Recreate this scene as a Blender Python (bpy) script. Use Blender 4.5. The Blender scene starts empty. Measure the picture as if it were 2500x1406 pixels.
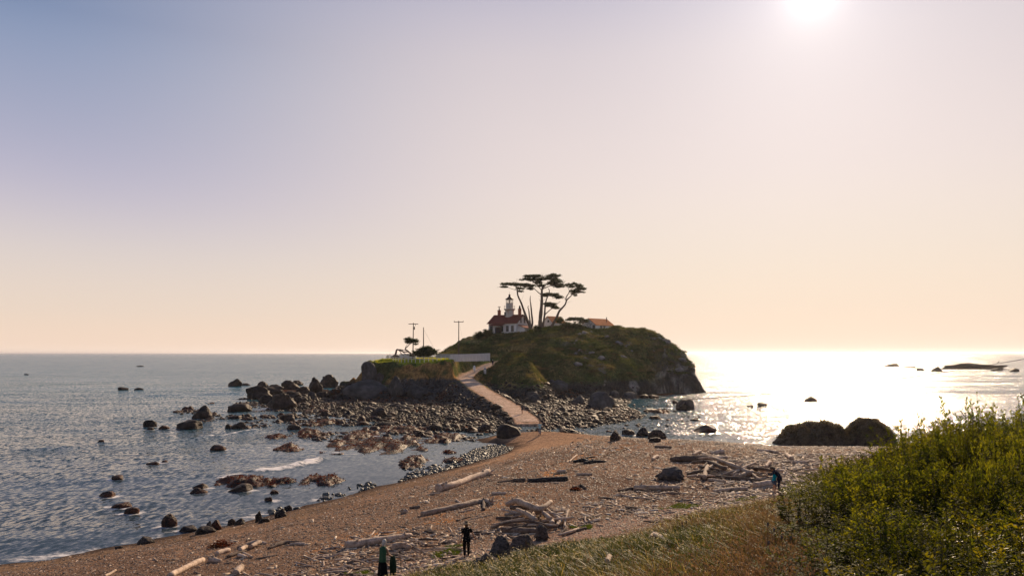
import bpy, bmesh, math, random
import numpy as np
from mathutils import Vector, Matrix
R = math.radians
random.seed(7); rng = np.random.default_rng(7)
scene = bpy.context.scene
COL = scene.collection

# ------------------------------------------------------------------ camera
F, HZ, CX, H = 1805.0, 862.0, 1250.0, 12.5      # focal length and horizon in photo pixels, eye height above the water
cd = bpy.data.cameras.new("camera"); cam = bpy.data.objects.new("camera", cd); COL.objects.link(cam)
cam.location = (0, 0, H); cam.rotation_euler = (R(90), 0, 0)
cd.sensor_width = 36; cd.lens = F / 2500 * 36; cd.shift_y = (HZ - 703) / 2500
cd.clip_start = 0.1; cd.clip_end = 90000
scene.camera = cam
# ------------------------------------------------------------------ sky and sun
SUN_AZ, SUN_EL = math.atan(0.407), R(24.5)
SD = Vector((math.sin(SUN_AZ) * math.cos(SUN_EL), math.cos(SUN_AZ) * math.cos(SUN_EL), math.sin(SUN_EL)))
sd = bpy.data.lights.new("sun", 'SUN'); sd.energy = 5.0; sd.angle = R(0.5); sd.color = (1.0, 0.75, 0.50)
so = bpy.data.objects.new("sun", sd); COL.objects.link(so); so.location = (60, 100, 120)
so.rotation_euler = SD.to_track_quat('Z', 'Y').to_euler()
world = bpy.data.worlds.new("World"); scene.world = world; world.use_nodes = True
def build_world():
    nt = world.node_tree; N, L = nt.nodes, nt.links; N.clear()
    out = N.new('ShaderNodeOutputWorld'); bg = N.new('ShaderNodeBackground'); L.new(bg.outputs[0], out.inputs[0])
    bg.inputs[1].default_value = 0.086
    sky = N.new('ShaderNodeTexSky'); sky.sky_type = 'NISHITA'; sky.sun_disc = False
    sky.sun_elevation = SUN_EL; sky.sun_rotation = SUN_AZ; sky.dust_density = 3.0; sky.altitude = 10
    tc = N.new('ShaderNodeTexCoord'); nm = N.new('ShaderNodeVectorMath'); nm.operation = 'NORMALIZE'
    L.new(tc.outputs['Generated'], nm.inputs[0])
    dt = N.new('ShaderNodeVectorMath'); dt.operation = 'DOT_PRODUCT'; dt.inputs[1].default_value = SD
    L.new(nm.outputs[0], dt.inputs[0])
    sx = N.new('ShaderNodeSeparateXYZ'); L.new(nm.outputs[0], sx.inputs[0])
    def m(op, a, b=None, c=None, clamp=False):
        n = N.new('ShaderNodeMath'); n.operation = op; n.use_clamp = clamp
        for i, v in enumerate((a, b, c)):
            if v is None: continue
            if isinstance(v, (int, float)): n.inputs[i].default_value = v
            else: L.new(v, n.inputs[i])
        return n.outputs[0]
    def ramp(fac, stops):
        n = N.new('ShaderNodeValToRGB'); L.new(fac, n.inputs[0]); e = n.color_ramp.elements; n.color_ramp.interpolation = 'B_SPLINE'
        while len(e) < len(stops): e.new(0.5)
        for el, (p, c) in zip(e, stops): el.position = p; el.color = (*c, 1)
        return n.outputs[0]
    def mix(f, a, b, t='MIX'):
        n = N.new('ShaderNodeMix'); n.data_type = 'RGBA'; n.blend_type = t
        for i, v in ((0, f), (6, a), (7, b)):
            if isinstance(v, (int, float)): n.inputs[i].default_value = v
            elif isinstance(v, tuple): n.inputs[i].default_value = (*v, 1)
            else: L.new(v, n.inputs[i])
        return n.outputs[2]
    ang = m('DIVIDE', m('ARCCOSINE', m('MINIMUM', dt.outputs['Value'], 0.99999)), math.pi)      # 0..1 = 0..180 deg
    el = m('MAXIMUM', sx.outputs[2], 0.0)
    # colours of clear evening air by height: away from the sun and towards it
    far = ramp(el, [(0, (.93, .74, .61)), (.012, (.87, .66, .52)), (.05, (.80, .65, .53)), (.12, (.69, .615, .58)), (.186, (.51, .475, .575)), (.25, (.385, .395, .52)), (.31, (.31, .35, .49)), (.37, (.215, .285, .44)), (1, (.06, .11, .26))])
    near = ramp(el, [(0, (.95, .80, .68)), (.007, (.89, .70, .56)), (.0575, (.86, .69, .55)), (.133, (.79, .685, .59)), (.23, (.75, .65, .635)), (.37, (.61, .55, .58)), (.45, (.47, .45, .56)), (1, (.15, .19, .33))])
    k = N.new('ShaderNodeMapRange'); k.interpolation_type = 'SMOOTHSTEP'; L.new(ang, k.inputs[0])
    k.inputs[1].default_value = 20 / 180; k.inputs[2].default_value = 53 / 180; k.inputs[3].default_value = 1; k.inputs[4].default_value = 0
    air = mix(k.outputs[0], far, near)
    back = N.new('ShaderNodeMapRange'); L.new(ang, back.inputs[0]); back.interpolation_type = 'SMOOTHSTEP'
    back.inputs[1].default_value = 60 / 180; back.inputs[2].default_value = 120 / 180; back.inputs[3].default_value = 10.0; back.inputs[4].default_value = BACK
    air = mix(1.0, air, back.outputs[0], 'MULTIPLY')
    g1 = m('MULTIPLY', m('EXPONENT', m('MULTIPLY', ang, -180 / 1.0)), 9.0)
    g2 = m('MULTIPLY', m('EXPONENT', m('MULTIPLY', ang, -180 / 6.5)), 3.0)
    glow = mix(1.0, (1.0, 0.93, 0.86), m('ADD', g1, g2), 'MULTIPLY')
    base = mix(0.985, sky.outputs[0], air)
    L.new(mix(1.0, base, glow, 'ADD'), bg.inputs[0])
BACK = 8.0
build_world()
vs = scene.view_settings; vs.view_transform = 'Standard'; vs.look = 'None'; vs.exposure = 0.3; vs.gamma = 1.0; vs.use_curve_mapping = False
scene.cycles.use_denoising = True
scene.cycles.sample_clamp_indirect = 6.0
scene.cycles.max_bounces = 6; scene.cycles.transparent_max_bounces = 8

# ------------------------------------------------------------------ numpy noise
def _h(ix, iy, iz, s):
    n = (ix * 374761393 + iy * 668265263 + iz * 2147483647 + s * 974634777).astype(np.uint64) & np.uint64(0xffffffff)
    n = (n ^ (n >> np.uint64(13))) * np.uint64(1274126177) & np.uint64(0xffffffff)
    n = (n ^ (n >> np.uint64(16))) * np.uint64(2246822519) & np.uint64(0xffffffff)
    n = n ^ (n >> np.uint64(15))
    return n.astype(np.float64) / 4294967295.0
def vn(x, y, z=0.0, s=0):
    x, y, z = np.broadcast_arrays(np.asarray(x, float) + 1000.3, np.asarray(y, float) + 1000.7, np.asarray(z, float) + 1000.1)
    ix, iy, iz = np.floor(x).astype(np.int64), np.floor(y).astype(np.int64), np.floor(z).astype(np.int64)
    fx, fy, fz = x - ix, y - iy, z - iz
    fx, fy, fz = [t * t * t * (t * (t * 6 - 15) + 10) for t in (fx, fy, fz)]
    r = 0
    for dx in (0, 1):
        for dy in (0, 1):
            for dz in (0, 1):
                w = (fx if dx else 1 - fx) * (fy if dy else 1 - fy) * (fz if dz else 1 - fz)
                r = r + w * _h(ix + dx, iy + dy, iz + dz, s)
    return r * 2 - 1
def fbm(x, y, z=0.0, s=0, o=4, g=0.5, lac=2.03):
    a, r, t = 1.0, 0, 0
    for i in range(o):
        r = r + a * vn(x, y, z, s + i * 17); t += a; a *= g
        x = np.asarray(x) * lac; y = np.asarray(y) * lac; z = np.asarray(z) * lac
    return r / t
def sstep(a, b, x):
    t = np.clip((x - a) / (b - a), 0, 1); return t * t * (3 - 2 * t)

# ------------------------------------------------------------------ terrain functions
def W0(X, Y, z=0.0):
    y = F * (H - z) / (Y - HZ); return ((X - CX) / F * y, y)
def seg_dist(x, y, pts, closed=True):
    best = np.full(np.shape(x), 1e9); n = len(pts); par = np.zeros(np.shape(x))
    for i in range(n if closed else n - 1):
        ax, ay = pts[i][:2]; bx, by = pts[(i + 1) % n][:2]
        dx, dy = bx - ax, by - ay
        t = np.clip(((x - ax) * dx + (y - ay) * dy) / (dx * dx + dy * dy + 1e-9), 0, 1)
        d = np.hypot(x - ax - t * dx, y - ay - t * dy)
        m_ = d < best; best = np.where(m_, d, best); par = np.where(m_, i + t, par)
    return best, par
def inside(x, y, pts):
    c = np.zeros(np.shape(x), bool); n = len(pts)
    for i in range(n):
        ax, ay = pts[i][:2]; bx, by = pts[(i + 1) % n][:2]
        if ay == by: continue
        c ^= ((ay > y) != (by > y)) & (x < (bx - ax) * (y - ay) / (by - ay) + ax)
    return c
def sdist(x, y, pts):
    d, _ = seg_dist(x, y, pts); return np.where(inside(x, y, pts), d, -d)
SHORE = [(-70, -30), (-62, 12), (-44, 30)] + [W0(*p) for p in [(-150, 1402), (0, 1381), (150, 1361), (272, 1341), (400, 1316), (480, 1298), (560, 1283), (620, 1268), (720, 1243), (830, 1212), (960, 1181), (1060, 1156), (1150, 1131), (1212, 1108), (1238, 1096), (1228, 1086), (1180, 1080), (1166, 1072), (1205, 1064), (1300, 1060), (1400, 1062), (1500, 1071), (1600, 1079), (1700, 1082), (1800, 1088), (1900, 1096), (2050, 1097), (2200, 1094), (2350, 1088), (2500, 1082)]] + [(110, 120), (260, 140), (300, -30)]
TIDAL = [W0(*p) for p in [(1290, 1032), (1215, 1040), (1195, 1055), (1140, 1052), (1060, 1050), (1050, 1040), (960, 1030), (900, 1027), (850, 1018), (790, 1012), (740, 1003), (690, 992), (640, 976), (622, 962), (700, 942), (780, 946), (820, 958)]] + [(-40, 215), (60, 240)] + [W0(*p) for p in [(1600, 968), (1535, 972), (1512, 992), (1545, 1005), (1560, 1014), (1520, 1028), (1440, 1040), (1350, 1045), (1310, 1036)]]
RAMP = [(3.0, 126.5, 0.3), (2.4, 131.5, 0.85), (-0.6, 147, 2.0), (-7.5, 174, 4.0), (-12.6, 197, 5.9), (-11.5, 203, 7.0), (-6.5, 211, 9.2), (-1.8, 218, 10.5), (2, 225, 11.5)]
def smax(a, b, k):
    h_ = np.clip(0.5 + 0.5 * (a - b) / k, 0, 1); return b * (1 - h_) + a * h_ + k * h_ * (1 - h_)
def bank_t(x, y): return 28.4 - (-16 * x + 22 * y) / 27.2 + 1.2 * fbm(x * .12, y * .12, 0, 31, 2)
def ground_h(x, y, detail=True):
    x = np.asarray(x, float); y = np.asarray(y, float)
    d = sdist(x, y, SHORE)
    d = d + (0.5 * fbm(x * .25, y * .25, 0, 5, 2) if detail else 0)
    zb = np.where(d > 0, 3.25 * (1 - np.exp(-d / 15.0)), -0.7 * (1 - np.exp(d / 9.0)))
    t = bank_t(x, y)
    zk = 3.0 + 7.4 * np.clip(t, -30, 28.4) / 28.4 + 1.1 * np.exp(-((x - 19) ** 2 + (y - 22) ** 2) / 90) + .8 * np.exp(-((x - 25) ** 2 + (y - 36) ** 2) / 60)
    z = np.where(d > 0, smax(zb, zk, 0.5), zb)
    dT = sdist(x, y, TIDAL) + 1.5 * fbm(x * .15, y * .15, 0, 9, 3)
    zt = np.where(dT > 0, 0.55 * (1 - np.exp(-dT / 8.0)), 0.12 * dT)
    zt = zt + 0.22 * fbm(x * .35, y * .35, 0, 11, 3)
    z = np.maximum(z, np.where(d < 0.2, np.clip(zt, -0.9, 3), -9))
    if detail: z = z + 0.05 * fbm(x * .6, y * .6, 0, 13, 3) * (1 + 2 * np.clip(t / 5, 0, 1))
    return z
HX = np.array([-30, -24.4, -20.4, -15.6, -12.2, -6.8, -2.7, 5.4, 12.2, 20.4, 25.8, 33.9, 42, 47.5, 49.5, 53.6, 56.7, 58.6, 60, 62.4, 64])
HZZ = np.array([9.0, 12.6, 15.0, 16.8, 17.3, 18.5, 18.9, 20.1, 21.0, 21.2, 20.6, 21.2, 20.2, 19.5, 17.6, 15.2, 12.8, 8.7, 4.6, 0.3, -3])
PLAT = [(-40, 207), (-37, 200), (-28, 197.5), (-18, 196.5), (-10.5, 198.5), (-9, 205), (-5, 214), (-4, 232), (-20, 245), (-38, 236)]
SPUR = [(0.5, 218, 12.3), (1.2, 210, 11.9), (3.6, 199, 9.0), (7.2, 185, 3.2)]
def island_h(x, y, detail=True):
    x = np.asarray(x, float); y = np.asarray(y, float)
    wx = x + (1.6 * fbm(x * .09, y * .09, 0, 41, 3) if detail else 0); wy = y + (2.5 * fbm(x * .08, y * .08, 0, 43, 3) if detail else 0)
    zt = np.interp(wx, HX, HZZ)
    yf = np.interp(wx, [-24, -10, -3, 5, 12, 24, 36, 50, 62], [228, 223, 215, 207, 204, 203, 214, 229, 239])
    zf = np.interp(wx, [-24, -3, 3, 8, 14, 24, 36, 62], [10.6, 10.6, 7.0, 3.6, 2.8, 1.4, 0, -.5])
    p = np.interp(wx, [-24, 0, 20, 40, 62], [1.0, .85, .62, .48, .3])
    yr = 246.0
    u = np.clip((wy - yf) / (yr - yf), 0, 1)
    hf = zf + (zt - zf) * u ** p
    hill = np.where(wy < yf, zf - (yf - wy) * 0.55, hf)
    hill = np.where(wy > yr, zt - (np.abs(wy - yr) / 30) ** 2 * 22, hill)
    hill = np.where(wx < -24.4, hill - (-24.4 - wx) * 1.6, hill)
    dp = sdist(x, y, PLAT) + (2.3 * fbm(x * .20, y * .20, 0, 47, 4) - .5 + 1.1 * sstep(-31, -40, x) * vn(x * .5, y * .5, 0, 48) if detail else 0)
    pl = np.where(dp > 0, 9.75 + .95 * sstep(0, 3.6, dp) + 0.03 * np.clip(dp, 0, 20), 9.75 - np.clip(-dp, 0, 1.2) * .7 - np.clip(-dp - 1.2, 0, 3.2) * 1.55 - np.clip(-dp - 4.4, 0, 60) * 0.36)
    if detail: pl = pl + np.where(dp < 0, np.clip(-dp, 0, 5) * .42 * fbm(x * .35, y * .35, 0, 53, 4), 0)
    ds, ps = seg_dist(x, y, SPUR, False)
    cz = np.interp(ps, range(4), [q[2] for q in SPUR])
    ccx = np.interp(ps, range(4), [q[0] for q in SPUR])
    sp = np.where(x < ccx, cz - 0.42 * np.clip(ds - 1.0, 0, 99), cz - 0.95 * np.clip(ds - 1.0, 0, 99))
    if detail: sp = sp + 0.5 * fbm(x * .3, y * .3, 0, 57, 3)
    z = np.maximum(np.maximum(hill, pl), sp)
    dr, pr = seg_dist(x, y, RAMP, False)
    rz = np.interp(pr, range(len(RAMP)), [q[2] for q in RAMP])
    side = rz - np.clip(dr - 2.2, 0, 99) * 0.60 - (0.0 if not detail else 0.25 * sstep(2.2, 4.4, dr) * fbm(x * .4, y * .4, 0, 59, 3))
    z = np.where((pr > 0.02) & (dr < 30), np.maximum(z, side), z)
    for px_, py_, pr_, pz_ in PADS:
        q = 1 - sstep(pr_ * .75, pr_ * 1.25, np.hypot(x - px_, y - py_)); z = z * (1 - q) + (pz_ + (.12 * fbm(x * .5, y * .5, 0, 60, 2) if detail else 0)) * q
    k = 1 - sstep(2.2, 3.9, dr)
    k = k * (pr > 0.02)
    z = z * (1 - k) + rz * k
    if detail:
        veg = sstep(4, 9, z) * (1 - k)
        for px_, py_, pr_, pz_ in PADS: veg = veg * sstep(pr_ * .75, pr_ * 1.3, np.hypot(x - px_, y - py_))
        hillp = np.where(dp > 0, 0.12, 1.0) * veg
        z = z + hillp * (1.15 * fbm(x * .16, y * .22, 0, 61, 3) + 0.85 * np.abs(fbm(x * .45, y * .55, 0, 67, 3)))
    return z
PADS = [(-1.6, 250.5, 8.5, 18.9), (29.5, 251, 6.5, 20.3), (14.5, 252, 5, 21.2)]
def allh(x, y): return np.maximum(np.maximum(ground_h(x, y), island_h(x, y)), 0.0)
_ys = np.concatenate([np.arange(3, 60, .06), np.arange(60, 300, .15), np.arange(300, 1500, 2.0)])
def G(X, Y, dz=0.0, ymax=None):
    """point where the sight line through photo pixel (X, Y) meets the ground or water"""
    y = _ys; z = H - (Y - HZ) / F * y; x = (X - CX) / F * y
    if ymax: pass
    i = np.nonzero(allh(x, y) + dz >= z)[0]
    if len(i) == 0: i = [len(y) - 1]
    i = i[0]
    return Vector((x[i], y[i], float(allh(x[i:i + 1], y[i:i + 1])[0])))
def gz(x, y): return float(allh(np.array([x]), np.array([y]))[0])

# ------------------------------------------------------------------ mesh helpers
def link(name, me, parent=None, mat=None):
    o = bpy.data.objects.new(name, me); COL.objects.link(o)
    if parent: o.parent = parent
    if mat and me: me.materials.append(mat)
    return o
def tag(o, label=None, cat=None, group=None, kind=None):
    if label: o['label'] = label
    if cat: o['category'] = cat
    if group: o['group'] = group
    if kind: o['kind'] = kind
    return o
def empty(name, loc, rz=0, label=None, cat=None, group=None):
    o = bpy.data.objects.new(name, None); COL.objects.link(o); o.location = loc; o.rotation_euler = (0, 0, rz)
    o.empty_display_size = .3
    return tag(o, label, cat, group)
def npmesh(name, V, Fc, smooth=False):
    V = np.asarray(V, np.float32); Fc = np.asarray(Fc, np.int32); k = Fc.shape[1]
    me = bpy.data.meshes.new(name); me.vertices.add(len(V)); me.vertices.foreach_set('co', V.ravel())
    me.loops.add(Fc.size); me.loops.foreach_set('vertex_index', Fc.ravel())
    me.polygons.add(len(Fc)); me.polygons.foreach_set('loop_start', np.arange(len(Fc), dtype=np.int32) * k)
    if smooth: me.polygons.foreach_set('use_smooth', np.ones(len(Fc), bool))
    me.update(calc_edges=True); return me
def add_col(me, C, name='albedo'):
    a = me.color_attributes.new(name, 'FLOAT_COLOR', 'POINT')
    C = np.concatenate([C, np.ones((len(C), 1))], 1) if C.shape[1] == 3 else C
    a.data.foreach_set('color', C.astype(np.float32).ravel())
def add_float(me, v, name):
    a = me.attributes.new(name, 'FLOAT', 'POINT'); a.data.foreach_set('value', np.asarray(v, np.float32).ravel())
def grid_faces(nx, ny):
    i = np.arange(nx * ny).reshape(ny, nx)
    return np.stack([i[:-1, :-1], i[:-1, 1:], i[1:, 1:], i[1:, :-1]], -1).reshape(-1, 4)
class MB:
    """collects boxes, tubes and slabs, then links them as one mesh"""
    def __init__(s): s.v = []; s.f = []
    def add(s, vs, fs):
        b = len(s.v); s.v += [tuple(map(float, v)) for v in vs]; s.f += [tuple(b + i for i in f) for f in fs]; return s
    def box(s, x0, x1, y0, y1, z0, z1):
        return s.add([(x0, y0, z0), (x1, y0, z0), (x1, y1, z0), (x0, y1, z0), (x0, y0, z1), (x1, y0, z1), (x1, y1, z1), (x0, y1, z1)],
                     [(0, 3, 2, 1), (4, 5, 6, 7), (0, 1, 5, 4), (1, 2, 6, 5), (2, 3, 7, 6), (3, 0, 4, 7)])
    def prism(s, poly, d, off):
        """extrude planar polygon (3-D points) by vector d"""
        n = len(poly); d = Vector(d); a = [Vector(p) + Vector(off) for p in poly]
        return s.add(a + [p + d for p in a], [tuple(range(n))[::-1], tuple(range(n, 2 * n))] + [(i, (i + 1) % n, n + (i + 1) % n, n + i) for i in range(n)])
    def tube(s, pts, rad, seg=8, wob=0.0, seed=0):
        pts = [Vector(p) for p in pts]; n = len(pts); rad = rad if hasattr(rad, '__len__') else [rad] * n
        b = []; up = Vector((0.13, 0.31, 1)).normalized()
        for i, p in enumerate(pts):
            t = (pts[min(i + 1, n - 1)] - pts[max(i - 1, 0)]); t = t.normalized() if t.length > 1e-9 else Vector((0, 0, 1))
            if i == 0:
                u = t.cross(up); u = u.normalized() if u.length > .05 else t.cross(Vector((1, 0, 0))).normalized()
            else: u = (u - t * u.dot(t)).normalized()
            w = t.cross(u)
            for k in range(seg):
                a = 2 * math.pi * k / seg; r_ = rad[i]
                if wob:
                    q = p + (u * math.cos(a) + w * math.sin(a)) * r_
                    r_ *= 1 + wob * float(_wn(q.x / rad[0] * .5 + seed, q.y / rad[0] * .5, q.z / rad[0] * .5))
                b.append(p + (u * math.cos(a) + w * math.sin(a)) * r_)
        f = [(i * seg + k, i * seg + (k + 1) % seg, (i + 1) * seg + (k + 1) % seg, (i + 1) * seg + k) for i in range(n - 1) for k in range(seg)]
        f += [tuple(range(seg))[::-1], tuple((n - 1) * seg + k for k in range(seg))]
        return s.add(b, f)
    def lathe(s, prof, seg=16, c=(0, 0, 0)):
        b = []
        for r_, z in prof:
            for k in range(seg):
                a = 2 * math.pi * k / seg; b.append((c[0] + r_ * math.cos(a), c[1] + r_ * math.sin(a), c[2] + z))
        n = len(prof)
        f = [(i * seg + k, i * seg + (k + 1) % seg, (i + 1) * seg + (k + 1) % seg, (i + 1) * seg + k) for i in range(n - 1) for k in range(seg)]
        f += [tuple(range(seg))[::-1], tuple((n - 1) * seg + k for k in range(seg))]
        return s.add(b, f)
    def mesh(s, name, smooth=False):
        me = bpy.data.meshes.new(name); me.from_pydata(s.v, [], s.f); me.update()
        if smooth:
            me.polygons.foreach_set('use_smooth', [True] * len(me.polygons))
        return me
    def build(s, name, mat, parent=None, smooth=False):
        return link(name, s.mesh(name, smooth), parent, mat)
from mathutils import noise as _mn
def _wn(x, y, z): return _mn.noise(Vector((x, y, z)))

# ------------------------------------------------------------------ materials
def mat(name, c1, c2=None, scale=1.0, rough=.8, bump=0.0, bscale=None, bdist=.05, detail=6, spec=.5, trans=0.0, tcol=None, attr=None, stretch=None, lo=.35, hi=.65, fine=None, metal=0.0, objrand=0.0):
    m_ = bpy.data.materials.new(name); m_.use_nodes = True; nt = m_.node_tree; N, L = nt.nodes, nt.links; N.clear()
    out = N.new('ShaderNodeOutputMaterial'); b = N.new('ShaderNodeBsdfPrincipled')
    b.inputs['Roughness'].default_value = rough; b.inputs['Specular IOR Level'].default_value = spec; b.inputs['Metallic'].default_value = metal
    tc = N.new('ShaderNodeTexCoord'); co = tc.outputs['Object']
    if stretch:
        mp = N.new('ShaderNodeMapping'); mp.inputs['Scale'].default_value = stretch; L.new(co, mp.inputs[0]); co = mp.outputs[0]
    no = N.new('ShaderNodeTexNoise'); no.inputs['Scale'].default_value = scale; no.inputs['Detail'].default_value = detail; no.inputs['Roughness'].default_value = .62; L.new(co, no.inputs['Vector'])
    mr = N.new('ShaderNodeMapRange'); L.new(no.outputs[0], mr.inputs[0]); mr.inputs[1].default_value = lo; mr.inputs[2].default_value = hi
    mx = N.new('ShaderNodeMix'); mx.data_type = 'RGBA'; L.new(mr.outputs[0], mx.inputs[0])
    if attr:
        at = N.new('ShaderNodeAttribute'); at.attribute_name = attr
        a1 = N.new('ShaderNodeMix'); a1.data_type = 'RGBA'; a1.blend_type = 'MULTIPLY'; a1.inputs[0].default_value = 1; L.new(at.outputs[0], a1.inputs[6]); a1.inputs[7].default_value = (*c1, 1)
        a2 = N.new('ShaderNodeMix'); a2.data_type = 'RGBA'; a2.blend_type = 'MULTIPLY'; a2.inputs[0].default_value = 1; L.new(at.outputs[0], a2.inputs[6]); a2.inputs[7].default_value = (*(c2 or c1), 1)
        L.new(a1.outputs[2], mx.inputs[6]); L.new(a2.outputs[2], mx.inputs[7])
    else:
        mx.inputs[6].default_value = (*c1, 1); mx.inputs[7].default_value = (*(c2 or c1), 1)
    cc = mx.outputs[2]
    if fine:
        n2 = N.new('ShaderNodeTexNoise'); n2.inputs['Scale'].default_value = fine[0]; n2.inputs['Detail'].default_value = 3; L.new(co, n2.inputs['Vector'])
        r2 = N.new('ShaderNodeMapRange'); L.new(n2.outputs[0], r2.inputs[0]); r2.inputs[1].default_value = .3; r2.inputs[2].default_value = .7; r2.inputs[3].default_value = 1 - fine[1]; r2.inputs[4].default_value = 1 + fine[1]
        m3 = N.new('ShaderNodeMix'); m3.data_type = 'RGBA'; m3.blend_type = 'MULTIPLY'; m3.inputs[0].default_value = 1; L.new(cc, m3.inputs[6]); L.new(r2.outputs[0], m3.inputs[7]); cc = m3.outputs[2]
    if objrand:
        oi = N.new('ShaderNodeObjectInfo'); r3 = N.new('ShaderNodeMapRange'); L.new(oi.outputs['Random'], r3.inputs[0]); r3.inputs[3].default_value = 1 - objrand; r3.inputs[4].default_value = 1 + objrand
        m4 = N.new('ShaderNodeMix'); m4.data_type = 'RGBA'; m4.blend_type = 'MULTIPLY'; m4.inputs[0].default_value = 1; L.new(cc, m4.inputs[6]); L.new(r3.outputs[0], m4.inputs[7]); cc = m4.outputs[2]
    L.new(cc, b.inputs['Base Color'])
    if bump:
        nb = N.new('ShaderNodeTexNoise'); nb.inputs['Scale'].default_value = bscale or scale * 3; nb.inputs['Detail'].default_value = 5; L.new(co, nb.inputs['Vector'])
        bm_ = N.new('ShaderNodeBump'); bm_.inputs['Strength'].default_value = bump; bm_.inputs['Distance'].default_value = bdist; L.new(nb.outputs[0], bm_.inputs['Height']); L.new(bm_.outputs[0], b.inputs['Normal'])
    last = b.outputs[0]
    if trans:
        t = N.new('ShaderNodeBsdfTranslucent'); t.inputs[0].default_value = (*(tcol or c1), 1)
        if tcol is None: L.new(cc, t.inputs[0])
        else:
            mt = N.new('ShaderNodeMix'); mt.data_type = 'RGBA'; mt.blend_type = 'MULTIPLY'; mt.inputs[0].default_value = 1; L.new(cc, mt.inputs[6]); mt.inputs[7].default_value = (*tcol, 1); L.new(mt.outputs[2], t.inputs[0])
        ms = N.new('ShaderNodeMixShader'); ms.inputs[0].default_value = trans; L.new(last, ms.inputs[1]); L.new(t.outputs[0], ms.inputs[2]); last = ms.outputs[0]
    L.new(last, out.inputs[0])
    return m_

# ------------------------------------------------------------------ ground, island, path, water
def axis(lo, hi, step, far_lo, far_hi, g=1.18):
    a = list(np.arange(lo, hi + 1e-6, step)); s = step
    while a[-1] < far_hi: s *= g; a.append(a[-1] + s)
    s = step
    while a[0] > far_lo: s *= g; a.insert(0, a[0] - s)
    return np.array(a)
def lerp(a, b, t): t = np.asarray(t)[..., None]; return np.asarray(a) * (1 - t) + np.asarray(b) * t

M_ground = mat("beach_gravel", (.62, .62, .66), (1.42, 1.36, 1.3), 2.2, rough=.82, bump=1.0, bscale=5.0, bdist=.06, attr='albedo', spec=0.0, fine=(14, .75), detail=8)
M_island = mat("island_ground", (.55, .6, .6), (1.4, 1.35, 1.3), 1.1, rough=.95, bump=.8, bscale=2.2, bdist=.35, attr='albedo', spec=0.0, fine=(4.5, .5), detail=8)
WRACK = [[W0(*p, 2.0) for p in [(1338, 1165), (1380, 1130), (1440, 1112), (1560, 1090), (1620, 1082)]],
         [W0(*p, 2.6) for p in [(800, 1322), (860, 1290), (960, 1285), (1080, 1255), (1110, 1240)]],
         [W0(*p, 2.6) for p in [(1200, 1232), (1250, 1195), (1300, 1190)]]]
def ground():
    xs = axis(-62, 75, .42, -3000, 3000, 1.3); ys = axis(4, 216, .42, -3000, 3000, 1.3)
    X, Y = np.meshgrid(xs, ys); Z = ground_h(X, Y)
    # keep the seabed well under the water far out
    d = sdist(X, Y, SHORE)
    t = bank_t(X, Y)
    n1 = fbm(X * .12, Y * .12, 0, 71, 4); n2 = fbm(X * .7, Y * .7, 0, 73, 3); n3 = fbm(X * .05, Y * .18 + X * .1, 0, 75, 3)
    gravel = np.array([.205, .132, .088]); sand = np.array([.38, .24, .145]); wet = np.array([.085, .06, .045]); soil = np.array([.12, .085, .05])
    rockc = np.array([.035, .032, .030]); kelp = np.array([.10, .035, .015]); path_c = np.array([.30, .20, .15])
    C = np.broadcast_to(gravel, X.shape + (3,)).copy()
    C = C * (1 + .25 * n1[..., None])
    # bands of fine sand below the gravel berm
    sb = sstep(7.5, 4.0, d + 2.0 * n1) * sstep(0.3, 1.6, d); spit = sstep(16, 9, np.hypot((X + 0) * .9, (Y - 98) * .8) + 3 * n1)
    C = lerp(C, lerp(np.array([.17, .115, .075]), sand, sstep(60, 92, Y)), np.clip(np.maximum(sb * .8, spit * .8), 0, 1))
    C = lerp(C, np.array([.11, .07, .05]), sstep(.0, .35, n3) * sstep(6, 9, d) * .6)
    for off, wd_ in ((5.2, .35), (8.6, .5), (12.5, .6), (17, .8)):
        C = lerp(C, np.array([.045, .03, .022]), sstep(wd_, 0, np.abs(d - off - 2.2 * fbm(X * .11, Y * .11, 0, 700 + int(off), 3))) * sstep(-.3, .3, n1 + .6 * n2) * .75)
    C = lerp(C, wet, sstep(3.6, .4, d + .9 * n2) * (d > -6))
    for w in WRACK:
        dd, _ = seg_dist(X, Y, w, False)
        C = lerp(C, np.array([.46, .20, .06]), sstep(2.0, .2, dd + 1.6 * np.abs(n1) + 1.2 * n2) * sstep(-.25, .35, fbm(X * 1.6, Y * 1.1, 0, 77, 3)) * .8)
    # worn footpath along the foot of the bank
    C = lerp(C, path_c, sstep(-3.2, -2.0, t + .6 * n1) * sstep(.2, -.8, t + .4 * n1) * .7)
    C = lerp(C, soil, sstep(-.2, .8, t + .5 * n2))
    tid = d < -.1
    rk = lerp(rockc, kelp, sstep(.0, .45, n1 + .5 * n2))
    C = np.where(tid[..., None], lerp(C, rk, sstep(-.1, -1.2, d)), C)
    me = npmesh("ground", np.stack([X.ravel(), Y.ravel(), Z.ravel()], 1), grid_faces(len(xs), len(ys)), True)
    add_col(me, C.reshape(-1, 3)); o = link("ground", me, None, M_ground); tag(o, kind='structure')
ground()
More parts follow.
